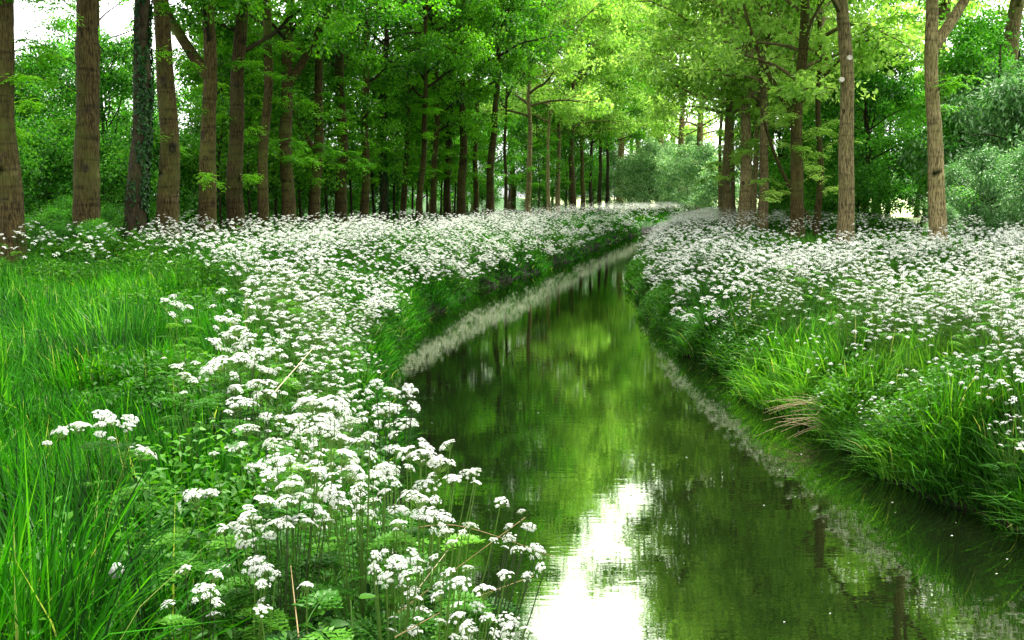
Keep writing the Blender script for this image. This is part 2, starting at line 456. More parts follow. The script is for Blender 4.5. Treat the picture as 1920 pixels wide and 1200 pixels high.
# ------------------------------------------------------------------ crowns
def crown_variant(z0, z1, rad, nlimb, leaves, lsize, mat, bark, seed, droop=.25, sub=6, elong=1.7, sig=(.5, .5, .32), base_frac=.55, leaf_down=.3, limb_r=.075):
    """returns (branches mesh, foliage mesh); axis at origin, ground at z=0"""
    r = np.random.default_rng(seed)
    bm_, cl = MB(), []
    for i in range(nlimb):
        f = (i + r.random()) / nlimb
        zs = z0 + (z1 - z0) * .82 * f
        prof = (base_frac + (1 - base_frac) * math.sin(math.pi * min(1, f * 1.1))) * (1 - .45 * f * f)
        Ln = rad * prof * r.uniform(.75, 1.15)
        az = i * 2.4 + r.uniform(-.5, .5)
        el = R(r.uniform(15, 40) + 35 * f)
        P = [np.array([0, 0, zs])]
        d = np.array([math.cos(az) * math.cos(el), math.sin(az) * math.cos(el), math.sin(el)])
        k = 7
        for q in range(k):
            d = d + r.normal(size=3) * .13 + np.array([0, 0, -droop * .35 * q / k])
            d /= np.linalg.norm(d)
            P.append(P[-1] + d * Ln / k)
        P = np.array(P)
        rr = limb_r * (1.15 - .6 * f)
        bm_.tube(P, np.linspace(rr, rr * .18, k + 1), 6)
        for s_ in range(sub):
            t = r.uniform(.3, 1) * (k - .01)
            a = int(t); p0 = P[a] + (P[a + 1] - P[a]) * (t - a)
            dd = (P[a + 1] - P[a]); dd = dd / np.linalg.norm(dd) + r.normal(size=3) * .75
            dd[2] = dd[2] * .6 + .05; dd /= np.linalg.norm(dd)
            ls = r.uniform(.18, .4) * rad * .75
            mid = p0 + dd * ls * .5 + r.normal(size=3) * .05 * ls
            p1 = p0 + dd * ls + np.array([0, 0, -droop * ls * .5])
            bm_.tube([p0, mid, p1], [rr * .3, rr * .2, rr * .08], 4, cap=False)
            cl.append(p1); cl.append(mid + (p1 - mid) * r.random() + r.normal(size=3) * .12)
        cl.append(P[-1])
    cl = np.array(cl)
    per = r.uniform(.4, 1.6, len(cl)); per = (per / per.sum() * leaves).astype(int)
    idx = np.repeat(np.arange(len(cl)), per)
    csz = r.uniform(.7, 1.3, len(cl))
    off = r.normal(size=(len(idx), 3)); off /= (np.linalg.norm(off, axis=1)[:, None] + 1e-6)
    off *= (r.random(len(idx)) ** .5)[:, None] * 1.7
    Pn = cl[idx] + off * np.array(sig) * csz[idx][:, None]
    D = off * .6 + r.normal(size=off.shape) * .6; D[:, 2] -= leaf_down
    Nn = r.normal(size=off.shape) * .5; Nn[:, 2] += 1
    L_ = lsize * r.uniform(.65, 1.25, len(idx))
    V, Q = diamond_arrays(Pn, D, Nn, L_, L_ / elong)
    ctone = r.uniform(.05, .9, len(cl))
    tone = np.repeat((ctone[idx] + r.normal(size=len(idx)) * .13).clip(0, 1), 4)
    return bm_.mesh('branches', bark, True), mk('crown', V, [Q], mat, tone=tone, mesh_only=True)


CS = (.42, .42, .22)
AV = [crown_variant(5.3, 24, 5.2, 34, 27000, .19, M['leaf_a'], M['bark_k'], 100 + i, sig=CS) for i in range(4)]
AH = [crown_variant(6.9, 24, 5.2, 28, 26000, .17, M['leaf_a'], M['bark_k'], 150 + i, sig=CS, base_frac=.8) for i in range(3)]
YG = [crown_variant(5.2, 23, 5.8, 32, 20000, .20, M['leaf_y'], M['bark_r'], 200 + i, sig=CS) for i in range(3)]
YH = [crown_variant(7.0, 24, 5.6, 34, 52000, .17, M['leaf_y'], M['bark_r'], 250 + i, sig=CS, base_frac=.9) for i in range(2)]
SP = [crown_variant(2.2, 11.5, 2.9, 26, 13000, .17, M['leaf_a'], M['bark_k'], 700 + i, sig=(.4, .4, .22), limb_r=.04, droop=.5) for i in range(3)]
US = [crown_variant(.9, 9.5, 3.4, 28, 17000, .15, M['leaf_d'], M['bark_k'], 300 + i, sig=(.36, .36, .2), limb_r=.045) for i in range(3)]
SH = [crown_variant(.15, 3.6, 2.2, 22, 15000, .11, M['leaf_d'], M['bark_k'], 400 + i, sig=(.34, .34, .24), limb_r=.03) for i in range(2)]
WI = [crown_variant(.6, 7.6, 3.6, 26, 15000, .28, M['leaf_w'], M['bark_k'], 500 + i, droop=.9, elong=3.6, sig=(.34, .34, .45), leaf_down=.9, limb_r=.06) for i in range(2)]
FB = [crown_variant(.2, 7.0, 4.0, 26, 11000, .24, M['leaf_f'], M['bark_k'], 600 + i, limb_r=.05, sig=(.5, .5, .3)) for i in range(2)]


def spine(p0, ptop, H, k, r, wob=.08):
    """trunk line from p0 through ptop up to total height H, gently wandering"""
    p0, ptop = np.array(p0), np.array(ptop)
    d = (ptop - p0) / (ptop[2] - p0[2])
    zs = np.concatenate([[-.25, 0, .12, .3, .6], np.linspace(1, H, k)])
    fade = 1 - np.clip((zs - 7) / 10, 0, .75)
    lean = np.cumsum(np.diff(zs, prepend=zs[0]) * fade) + zs[0]
    P = p0[None, :] + d[None, :] * lean[:, None]
    P[:, 2] = p0[2] + zs
    ph = r.uniform(0, 6.28, 4)
    amp = wob * np.clip(zs / 2, 0, 1)
    P[:, 0] += amp * (np.sin(zs * .55 + ph[0]) + .4 * np.sin(zs * 1.5 + ph[1]))
    P[:, 1] += amp * (np.sin(zs * .5 + ph[2]) + .4 * np.sin(zs * 1.3 + ph[3]))
    return P, zs


def add_shoots(o, P, zs, rad, r, n, zlo, zhi, mat, lsz=.11):
    """short leafy side shoots low on a trunk; each a part of its own with its twig"""
    for _ in range(n):
        z = r.uniform(zlo, zhi); a = r.uniform(0, 6.28)
        c = np.array([np.interp(z, zs, P[:, q]) for q in range(3)])
        d = np.array([math.cos(a), math.sin(a), r.uniform(.1, .5)])
        ln = r.uniform(.5, 1.3); Ps, Ds, Tn = [], [], []
        s0 = d * 0; s1 = s0 + d * ln * .6; s2 = s1 + (d + np.array([0, 0, -.7])) * ln * .45
        t0 = r.uniform(.35, .95)
        for q in range(int(r.integers(14, 28))):            # pinnate leaves: rows of leaflets on a stalk
            t = r.random(); p = s1 + (s2 - s1) * t if r.random() < .6 else s0 + (s1 - s0) * (.3 + .7 * t)
            dd = np.array([r.normal(), r.normal(), r.uniform(-.6, .3)]); dd /= np.linalg.norm(dd)
            side = np.cross(dd, [0, 0, 1]); side /= np.linalg.norm(side) + 1e-6
            for j in range(4):
                pp = p + dd * (.05 + .07 * j) + np.array([0, 0, -.008 * j * j])
                for sgn in (-1, 1):
                    Ps.append(pp); Ds.append(side * sgn + dd * .5 + np.array([0, 0, -.25])); Tn.append(t0 + r.normal() * .1)
            Ps.append(p + dd * .34); Ds.append(dd); Tn.append(t0)
        Ps, Ds = np.array(Ps), np.array(Ds)
        Nn = np.tile([0, 0, 1.], (len(Ps), 1)) + r.normal(size=Ps.shape) * .25
        V, Tq = leaf_arrays(Ps, Ds, Nn, lsz * r.uniform(.8, 1.2, len(Ps)), lsz * .42)
        so = mk('leafy_shoot', V, [Tq], mat, o, tone=np.repeat(np.clip(Tn, 0, 1), 5)); so.location = c + d * rad * .8
        tw = MB(); tw.tube([s0, s1, s2], [.012, .009, .005], 4, cap=False)
        tw.build('twig', M['bark_k'], so)


def avenue_tree(label, pb, pt, w, d, crowns, bark, group, seed, sprigs=8, ivy=False, fork=None, H=17, knots=3, leaf=None, zs0=.5, csc=1.0, burl=None):
    r = np.random.default_rng(seed)
    rad = w * .90 * d / F_PX / 2
    xb = (pb - 960) * d / F_PX
    zb = float(ground(xb, d))
    base = pix(pb, 500, d); base = np.array([base[0], d, zb])
    top = pix(pt, 0, d)
    zt = max(3.0, top[2] - zb)
    o = bpy.data.objects.new('avenue_tree', None); C.objects.link(o)
    o.location = base
    tag(o, label, 'tree', group)
    P, zs = spine(np.zeros(3), np.array([top[0] - base[0], 0, zt]), H, 26, r)
    rr = rad * (1 - .35 * np.clip(zs / 8, 0, 1)) * np.clip(1 - (zs - 8) / (H - 8) * .85, .1, 1) * (1 + .42 * np.exp(-np.clip(zs, 0, 9) / .3) + .12 * np.exp(-np.clip(zs, 0, 9) / 1.2))
    near = w > 20
    # denser rings for the lumps
    zz = np.unique(np.concatenate([zs, np.linspace(0, 8, 50 if near else 14)]))
    PP = np.stack([np.interp(zz, zs, P[:, q]) for q in range(3)], 1); r2 = np.interp(zz, zs, rr)
    if burl:
        for bz, ba in burl: r2 = r2 * (1 + ba * np.exp(-((zz - bz) / .22) ** 2))
    tb = MB()
    tb.tube(PP, r2, 20 if near else 9, lump=.09 if near else .06, seed=seed)
    if fork:
        for fz, faz, fl, fr in fork:
            c = np.array([np.interp(fz, zs, P[:, q]) for q in range(3)])
            dv = np.array([math.cos(faz) * .5, math.sin(faz) * .3, 1.0])
            ts = np.linspace(0, 1, 7)
            fp = c + dv[None] * (ts * fl)[:, None] + np.array([math.cos(faz), 0, 0])[None] * (ts * (1 - ts) * fl * .25)[:, None]
            tb.tube(fp, np.linspace(rad * fr, rad * fr * .45, 7), 10, lump=.06, seed=seed + 1)
    tk = tb.build('trunk', bark, o, True)
    if near:
        for _ in range(knots):                    # old branch scars facing the stream side
            z = r.uniform(1.2, 5.5); a = -math.pi / 2 + r.uniform(-1, 1)
            c = np.array([np.interp(z, zs, P[:, q]) for q in range(3)])
            ra = np.interp(z, zs, rr)
            n_ = np.array([math.cos(a), math.sin(a), 0]); u = np.array([-n_[1], n_[0], 0]); v = np.array([0, 0, 1.])
            s_ = rad * r.uniform(.16, .3)
            an = np.linspace(0, 2 * np.pi, 10, endpoint=False)
            kb = MB(); Vk = []
            for fr_, pu in ((1.5, -.02), (1.15, .045), (.75, .05), (.35, .0)):
                Vk.append(c + n_ * (ra + pu * s_ * 8 * .5 - .01) + s_ * fr_ * (np.cos(an)[:, None] * u * .8 + np.sin(an)[:, None] * v * 1.1))
            Vk = np.array(Vk)
            i_ = np.arange(3)[:, None] * 10; j_ = np.arange(10)[None]
            Qk = np.stack([i_ + j_, i_ + (j_ + 1) % 10, i_ + 10 + (j_ + 1) % 10, i_ + 10 + j_], -1).reshape(-1, 4)
            V2 = np.vstack([Vk.reshape(-1, 3), c + n_ * (ra - .01)])
            Tk = np.stack([30 + np.arange(10), 30 + (np.arange(10) + 1) % 10, np.full(10, 40)], -1)
            kb.add(V2, Qk, Tk)
            kb.build('branch_scar', M['bark_k'] if r.random() < .6 else bark, o, True)
    bmesh_, cm = crowns[seed % len(crowns)]
    ax = [float(np.interp(8, zs, P[:, q])) for q in (0, 1)]
    rz = r.uniform(0, 6.28); sc = csc * r.uniform(.92, 1.08)
    br = ob('branches', bmesh_, o, (ax[0], ax[1], 0), (0, 0, rz), sc)
    ob('crown', cm, o, (ax[0], ax[1], 0), (0, 0, rz), sc)
    if sprigs:
        add_shoots(o, P, zs, rad, r, int(sprigs * 1.5), 1.6 if d < 45 else 2.5, 7.5, leaf or M['leaf_a'], lsz=.11 if d < 45 else .15)
    if ivy:
        n = 5200
        z = r.uniform(0, 9, n) ; a = r.normal(size=n) * 1.0 - .35
        cc = np.stack([np.interp(z, zs, P[:, q]) for q in range(3)], 1)
        ra = np.interp(z, zs, rr) * r.uniform(1.0, 1.16, n) + .01
        nn = np.stack([np.cos(a), np.sin(a), 0 * a], -1)
        keep = vnoise(a * 1.2, z, .45, seed) + .3 * np.sin(a * 2 + z) > .42
        Pn = (cc + nn * ra[:, None])[keep]; nn = nn[keep]
        Dn = np.stack([r.normal(size=len(Pn)) * .5, r.normal(size=len(Pn)) * .5, -np.ones(len(Pn))], -1) + nn * .35
        V, T = leaf_arrays(Pn, Dn, nn + r.normal(size=nn.shape) * .25, r.uniform(.06, .12, len(Pn)), r.uniform(.05, .09, len(Pn)))
        mk('ivy', V, [T], M['ivy'], o, tone=np.repeat(r.random(len(Pn)), 5))
    return o


LG = 'trees of the left avenue'
RG = 'trees of the right bank'
pi = math.pi
T = avenue_tree
T('massive brown trunk cut by the left edge of the photo, dark hollow low down', 22, 4, 54, 22, AH, M['bark_l'], LG, 1, sprigs=16)
T('thick straight brown trunk with a burl on its right side, leafy scrub round its foot', 160, 168, 54, 25, AH, M['bark_l'], LG, 2, sprigs=3, burl=[(5.2, .16), (4.6, .12)], knots=2)
T('dark trunk wrapped in ivy standing close beside a thick brown trunk', 249, 272, 44, 27.6, AH, M['bark_k'], LG, 3, sprigs=3, ivy=True)
T('thick brown trunk right of the ivy clad one, widening at its foot', 318, 303, 46, 29.6, AH, M['bark_l'], LG, 4, sprigs=4)
T('knotty brown trunk that forks near the top of the picture', 391, 389, 36, 32.7, AH, M['bark_l'], LG, 5, sprigs=6, fork=[(5.4, pi, 4, .7)], knots=6)
T('plain brown trunk with a dark collar, sixth from the left edge', 446, 448, 36, 35, AH, M['bark_l'], LG, 6, sprigs=7)
T('slim brown trunk with leafy shoots, between two thicker ones of the left avenue', 496, 500, 24, 38, AH, M['bark_l'], LG, 7, sprigs=12)
T('brown trunk with a Y fork high up and fresh shoots on its flank', 541, 541, 30, 40.5, AH, M['bark_l'], LG, 8, sprigs=14, fork=[(6.0, 0, 4, .65)])
T('twisted brown trunk with a low side limb on its left', 590, 601, 24, 44, AH, M['bark_l'], LG, 9, sprigs=12, fork=[(3.6, pi, 2.6, .5)])
T('stout brown trunk behind the tallest white flowers, foliage hanging over its top', 640, 638, 26, 48, AH, M['bark_l'], LG, 10, sprigs=20)
T('narrow brown trunk just left of the dark ivy covered slim one', 683, 692, 19, 52, AH, M['bark_l'], LG, 11, sprigs=14)
T('slim dark trunk sleeved in ivy in the middle of the left avenue', 718, 724, 18, 56, AH, M['bark_k'], LG, 12, sprigs=14, ivy=True)
T('thin trunk beside a split brown stump at the flower edge', 756, 772, 13, 60, AH, M['bark_l'], LG, 13, sprigs=14)
T('short leaning trunk whose foot tilts left in the flowers', 786, 805, 14, 57, AH, M['bark_l'], LG, 14, sprigs=10)
T('thin reddish brown trunk right of the leaning one', 813, 822, 14, 63, AV, M['bark_l'], LG, 15, sprigs=10)
T('short brown trunk under dense leaves, left of a taller broad one', 840, 845, 16, 67, AV, M['bark_l'], LG, 16, sprigs=10)
T('tall broad brown trunk rising clear of the leaves in mid avenue', 865, 870, 20, 64, AH, M['bark_l'], LG, 17, sprigs=6, csc=1.25)
T('thin dark trunk between the tall broad one and the right leaning one', 893, 896, 12, 70, AH, M['bark_l'], LG, 18, sprigs=8, csc=1.25)
T('brown trunk leaning right above the white flower belt', 917, 940, 18, 66, AH, M['bark_l'], LG, 19, sprigs=6, csc=1.25)
T('very thin tall trunk right of the leaning brown trunk', 948, 950, 8, 76, AH, M['bark_l'], LG, 20, sprigs=6, csc=1.25)
T('pale brown trunk standing alone above the flowers where the stream bends', 990, 995, 13, 78, YG, M['bark_r'], LG, 21, sprigs=6, csc=1.32)
T('thin pale trunk, second past the stream bend', 1028, 1030, 8, 88, YG, M['bark_r'], LG, 22, sprigs=4, csc=1.32)
T('pale trunk with a jagged side branch, third past the stream bend', 1046, 1046, 10, 92, YG, M['bark_r'], LG, 23, sprigs=4, csc=1.32)
T('broad twin looking trunk among the farthest of the left avenue', 1073, 1070, 15, 95, YG, M['bark_l'], LG, 24, sprigs=0, csc=1.32)
T('brown trunk right beside the broad twin looking far one', 1091, 1092, 10, 98, YG, M['bark_l'], LG, 25, sprigs=0, csc=1.32)
T('slim dark trunk in the deep shade of the far avenue', 1108, 1108, 8, 103, AV, M['bark_k'], LG, 26, sprigs=0, csc=1.32)
T('dark far trunk, last but one before the gap over the stream', 1124, 1124, 9, 108, AV, M['bark_k'], LG, 27, sprigs=0, csc=1.32)
T('last dark trunk of the left avenue beside the pale bushes', 1137, 1139, 8, 113, AV, M['bark_k'], LG, 28, sprigs=0, csc=1.32)
# right bank
T('smooth pale trunk forking at the top edge, willow leaves at its foot', 1757, 1750, 34, 28, YH, M['bark_r'], RG, 30, sprigs=4, fork=[(5.6, 0.2, 4, .7)], knots=2)
T('straight pale trunk with two round white scars, foremost of the middle right', 1583, 1583, 33, 29, YH, M['bark_r'], RG, 31, sprigs=0, knots=2, leaf=M['leaf_y'])
T('thin reddish double stem between two thicker trunks', 1529, 1541, 14, 38, YG, M['bark_l'], RG, 32, sprigs=6, fork=[(.4, pi, 4.5, .7)], leaf=M['leaf_y'])
T('brown trunk clothed in shoots above a dark ring, leaning limb on its left', 1492, 1506, 28, 36, YG, M['bark_l'], RG, 33, sprigs=20, fork=[(4.4, pi, 4, .45)], leaf=M['leaf_y'])
T('pale trunk with two dark knot holes, right edge of the tight cluster', 1427, 1432, 21, 42, YG, M['bark_r'], RG, 34, sprigs=8, csc=1.12, leaf=M['leaf_y'])
T('leaning pale stem in the middle of the tight trunk cluster', 1408, 1440, 13, 47, YG, M['bark_r'], RG, 35, sprigs=8, csc=1.12, leaf=M['leaf_y'])
T('broad brown trunk, stoutest of the tight cluster', 1391, 1412, 26, 45, YG, M['bark_r'], RG, 36, sprigs=12, csc=1.12, leaf=M['leaf_y'])
T('slim stem wedged between the stout trunk and the leftmost of the cluster', 1377, 1362, 10, 51, YG, M['bark_r'], RG, 37, sprigs=8, csc=1.12, leaf=M['leaf_y'])
T('grey brown trunk on the left side of the tight cluster', 1361, 1372, 20, 49, YG, M['bark_r'], RG, 38, sprigs=14, csc=1.12, leaf=M['leaf_y'])
T('thinnest and farthest stem left of the tight cluster', 1350, 1352, 8, 58, YG, M['bark_r'], RG, 39, sprigs=6, csc=1.12, leaf=M['leaf_y'])

for sx_, sy_ in ((1579, 149), (1600, 108)):
    t_ = [o for o in C.objects if o.get('label', '').startswith('straight pale trunk with two')][0]
    p_ = pix(sx_ - (0 if sx_ < 1590 else 6), sy_, 29 - .235)
    sb = MB(); an = np.linspace(0, 2 * pi, 14, endpoint=False)
    ring = [np.stack([q * np.cos(an), np.full(14, yy), q * np.sin(an)], -1) for q, yy in ((.075, .05), (.07, -.012), (.055, -.02), (.04, -.008))]
    Vs = np.vstack([np.vstack(ring), [[0, -.004, 0]]]); i_ = np.arange(3)[:, None] * 14; j_ = np.arange(14)[None]
    sb.add(Vs, np.stack([i_ + j_, i_ + (j_ + 1) % 14, i_ + 14 + (j_ + 1) % 14, i_ + 14 + j_], -1).reshape(-1, 4), np.stack([42 + np.arange(14), 42 + (np.arange(14) + 1) % 14, np.full(14, 56)], -1))
    so2 = sb.build('branch_scar', M['scar'], t_, True); so2.location = (p_[0] - t_.location.x, -.235 + .02, p_[2] - t_.location.z); so2['label'] = 'round white branch scar'
# landmarks used in the labels of things seen between the trunks
LM = [(22, 'the left edge trunk'), (160, 'the burled thick trunk'), (249, 'the ivy wrapped thick trunk'), (318, 'the trunk beside the ivy'), (391, 'the knotty forked trunk'),
      (446, 'the dark collared trunk'), (496, 'the slim shoot covered trunk'), (541, 'the Y forked trunk'), (590, 'the twisted trunk'), (640, 'the stout trunk'), (683, 'the narrow trunk'),
      (718, 'the slim ivy trunk'), (756, 'the trunk by the stump'), (786, 'the short leaning trunk'), (840, 'the short broad trunk'), (867, 'the tall broad trunk'), (917, 'the right leaning trunk'),
      (948, 'the very thin trunk'), (990, 'the lone pale trunk'), (1046, 'the jagged far trunk'), (1091, 'the twin looking far trunk'), (1137, 'the last far trunk'), (1240, 'the stream gap middle'),
      (1350, 'the thinnest clustered stem'), (1391, 'the stoutest clustered trunk'), (1427, 'the knot holed trunk'), (1492, 'the ringed trunk'), (1530, 'the reddish double stem'), (1583, 'the white scarred trunk'),
      (1757, 'the forked pale trunk'), (1915, 'the right photo edge')]
USED = {}
def where(px):
    i = int(np.argmin([abs(px - a) for a, _ in LM])); a, nm = LM[i]
    return ('left of ' if px < a - 6 else 'right of ' if px > a + 6 else 'straight behind ') + nm
def place_label(adj, px):
    w = where(px); n = USED.get((adj, w), 0); USED[(adj, w)] = n + 1
    return adj + (' ', ' farther back ', ' farthest back ', ' deepest in ')[min(n, 3)] + w


# trees of the wood behind: each its own thing; sharing meshes
def wood_tree(name, x, y, pair, label, cat, group, sc=1.0, trunk_r=.12, H=6.0, bark=None, zsc=1.0):
    z = float(ground(x, y))
    o = bpy.data.objects.new(name, None); C.objects.link(o)
    o.location = (x, y, z)
    tag(o, label, cat, group)
    rz = random.uniform(0, 6.28)
    key = (round(trunk_r, 2), round(H), bark)
    if key not in TRK:
        tb = MB(); rr = np.random.default_rng(int(H * 7))
        P, zs = spine(np.zeros(3), np.array([.1, 0, 5.]), H, 12, rr, .1)
        tb.tube(P, trunk_r * np.clip(1.15 - zs / H * .9, .15, 1.3) * (1 + .5 * np.exp(-np.clip(zs, 0, 9) / .3)), 8, lump=.08, seed=2)
        TRK[key] = tb.mesh('trunk', M[bark or 'bark_k'], True)
    ob('trunk', TRK[key], o, rot=(0, 0, rz), scale=(sc, sc, sc * zsc))
    ob('branches', pair[0], o, rot=(0, 0, rz), scale=(sc, sc, sc * zsc))
    ob('crown', pair[1], o, rot=(0, 0, rz), scale=(sc, sc, sc * zsc))
    return o


TRK = {}
# px in photo, distance, kind, scale
def wpx(px, d): return (px - 960) * d / F_PX
k = 0
for px, d, sc in [(64, 34, .72), (-60, 33, .8), (112, 42, .9), (215, 37, .85), (290, 46, .8), (420, 44, 1.0), (470, 55, 1.2),
                  (525, 62, 1.3), (560, 52, .8), (745, 70, 1.1), (790, 88, 1.4),
                   (830, 98, 1.5), (875, 108, 1.5), (915, 100, 1.4), (955, 118, 1.5), (995, 112, 1.4), (1035, 125, 1.5), (1075, 120, 1.4), (1110, 130, 1.5), (1140, 138, 1.5)]:
    wood_tree('woodland_tree', wpx(px, d), d, US[k % 3], place_label('young leafy wood tree seen', px), 'tree', 'young trees of the wood behind the left avenue', sc, .11, 8)
    k += 1
for px, d, sc in [(418, 39, .8), (472, 41, .85), (519, 44, .9), (566, 47, .9), (616, 50, .95), (662, 55, 1.0), (702, 58, 1.0), (740, 62, 1.0), (775, 66, 1.0),
                  (801, 68, 1.0), (828, 72, 1.0), (853, 74, 1.0), (1010, 92, 1.1), (1060, 100, 1.2)]:
    wood_tree('sapling', wpx(px, d), d, SP[k % 3], place_label('slim leafy sapling', px), 'tree', 'saplings among the left avenue trunks', sc, .07, 9)
    k += 1
for px, d, sc in [(60, 30, 1.0), (-40, 27, .9), (110, 33, 1.1), (205, 31, .9), (280, 38, 1.1), (350, 40, 1.0), (420, 43, 1.1), (470, 46, 1.1), (520, 50, 1.2),
                  (570, 55, 1.1), (615, 58, 1.2), (665, 62, 1.2), (705, 68, 1.2), (760, 74, 1.0), (170, 52, 1.4), (20, 40, 1.5), (850, 92, 1.3), (138, 27, .42), (100, 26, .36), (205, 27.5, .36), (62, 25, .3), (285, 31, .4), (178, 24.3, .3), (122, 24.6, .28), (905, 96, 1.0), (1000, 104, 1.0), (1060, 112, 1.2), (1110, 118, 1.2)]:
    wood_tree('woodland_shrub', wpx(px, d), d, SH[k % 2], place_label('dark green bush low', px), 'bush', 'bushes under the left wood', sc, .05, 2)
    k += 1
for px, d, sc in [(200, 75, 1.1), (480, 90, 1.1), (810, 100, 1.2), (890, 112, 1.2), (960, 115, 1.2), (1020, 122, 1.2)]:
    wood_tree('tall_woodland_tree', wpx(px, d), d, AV[k % 4], place_label('tall tree of the wood rising', px), 'tree', 'tall trees of the wood behind the left avenue', sc, .3, 16, 'bark_l')
    k += 1
# gap over the stream: far yellow green trees
for px, d, sc in [(1160, 125, 1.5), (1195, 140, 1.6), (1235, 130, 1.6), (1275, 118, 1.5), (1310, 100, 1.4), (1255, 150, 1.7), (1440, 64, .9), (1180, 150, 1.3)]:
    wood_tree('yellow_green_tree', wpx(px, d), d, YG[k % 3], place_label('yellow green tree', px), 'tree', 'yellow green trees round the far bend', sc, .28, 16, 'bark_r')
    k += 1
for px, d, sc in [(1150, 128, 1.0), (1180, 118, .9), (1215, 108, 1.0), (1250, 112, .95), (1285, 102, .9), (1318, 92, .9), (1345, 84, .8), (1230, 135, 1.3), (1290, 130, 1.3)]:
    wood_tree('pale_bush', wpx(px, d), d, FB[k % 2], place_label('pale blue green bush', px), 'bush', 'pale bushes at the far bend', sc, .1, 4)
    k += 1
for px, d, sc in [(1470, 74, 1.0), (1555, 66, .95), (1640, 74, 1.0), (1775, 84, 1.0), (2030, 62, 1.0)]:
    wood_tree('tall_woodland_tree', wpx(px, d), d, AV[k % 4], place_label('tall green tree', px), 'tree', 'tall trees behind the right bank', sc, .3, 16, 'bark_l')
    k += 1
for px, d, sc in [(1880, 54, 1.55), (1748, 58, 1.6), (1500, 60, 1.5)]:  # tall crowns added to block white sky from the water's reflection
    wood_tree('tall_woodland_tree', wpx(px, d), d, YH[k % 2], place_label('added high crowned tree', px), 'tree', 'tall trees behind the right bank', sc, .3, 16, 'bark_r')
    k += 1
# behind the right bank trees
for px, d, sc in [(1460, 56, 1.0), (1515, 60, 1.1), (1560, 50, .95), (1600, 54, 1.1), (1618, 44, 1.0), (1660, 74, 1.1), (1715, 80, 1.2), (1795, 62, 1.1), (1795, 42, 1.0), (1820, 70, 1.3),  (1990, 50, 1.2), (1840, 60, 1.3)]:
    o = wood_tree('leafy_tree', wpx(px, d), d, US[k % 3], place_label('deep green tree', px), 'tree', 'deep green trees behind the right bank', sc, .14, 8)
    k += 1
for px, d, sc in [(1845, 41, .95), (1930, 36, .9), (1885, 50, 1.1), (1800, 48, .8)]:
    wood_tree('willow_tree', wpx(px, d), d, WI[k % 2], place_label('silvery leaved willow', px), 'tree', 'silvery willows at the right edge', sc, .16, 8)
    k += 1
for px, d, sc in [(1455, 50, .9), (1560, 44, .9), (1605, 42, .8), (1800, 33, .9), (1845, 31, 1.0), (1890, 33, 1.1), (1940, 30, 1.0), (1770, 29.5, .45), (1510, 52, 1.0)]:
    wood_tree('bank_shrub', wpx(px, d), d, SH[k % 2] if px < 1700 else WI[k % 2], place_label('loose bush at the tree feet', px), 'bush', 'bushes behind the right bank', sc * (.42 if px > 1700 else 1), .05, 2)
    k += 1
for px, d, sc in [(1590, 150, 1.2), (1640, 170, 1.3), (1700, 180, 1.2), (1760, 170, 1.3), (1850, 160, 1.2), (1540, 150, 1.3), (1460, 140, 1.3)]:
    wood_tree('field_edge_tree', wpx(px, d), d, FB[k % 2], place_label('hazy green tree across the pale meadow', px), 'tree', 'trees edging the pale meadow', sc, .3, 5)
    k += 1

# ------------------------------------------------------------------ grass
def visible(x, y, z, m=120):
    u, v, dep = project(x, y, z)
    return (u > -m) & (u < 1920 + m) & (v > -50) & (v < 1200 + 260) & (dep > .8)


def scatter(n, x0, x1, y0, y1, side, dmin=.02, dmax=99):
    x = rng.uniform(x0, x1, n); y = rng.uniform(y0, y1, n)
    d = (Lf(y) + wobble(x, y) - x) if side < 0 else (x - Rf(y) - wobble(x, y))
    m = (d > dmin) & (d < dmax)
    x, y, d = x[m], y[m], d[m]
    z = ground(x, y)
    m = visible(x, y, z + .3)
    return x[m], y[m], z[m], d[m]


def blades(x, y, z, h, w, lean, laz, tone):
    n = len(x)
    az = rng.uniform(0, 2 * np.pi, n)
    wx, wy_ = np.cos(az), np.sin(az)
    lx, ly = np.cos(laz), np.sin(laz)
    lev = np.array([0, .38, .72, 1.0])
    wd = np.array([.8, 1, .65, 0])
    V = np.zeros((n, 7, 3)); c = 0
    for i, (t, ww) in enumerate(zip(lev, wd)):
        off = lean * h * t ** 1.9
        zz = z + h * (t - .42 * np.minimum(lean, 1.3) * t ** 2.4)
        cx, cy = x + lx * off, y + ly * off
        if i < 3:
            V[:, c, 0] = cx - wx * w * ww * .5; V[:, c, 1] = cy - wy_ * w * ww * .5; V[:, c, 2] = zz
            V[:, c + 1, 0] = cx + wx * w * ww * .5; V[:, c + 1, 1] = cy + wy_ * w * ww * .5; V[:, c + 1, 2] = zz
            c += 2
        else:
            V[:, c, 0] = cx; V[:, c, 1] = cy; V[:, c, 2] = zz
    b = np.arange(n)[:, None] * 7
    Q = np.concatenate([b + np.array([[0, 1, 3, 2]]), b + np.array([[2, 3, 5, 4]])])
    Tt = b + np.array([[4, 5, 6]])
    return V.reshape(-1, 3), Q, Tt, np.repeat(tone, 7)


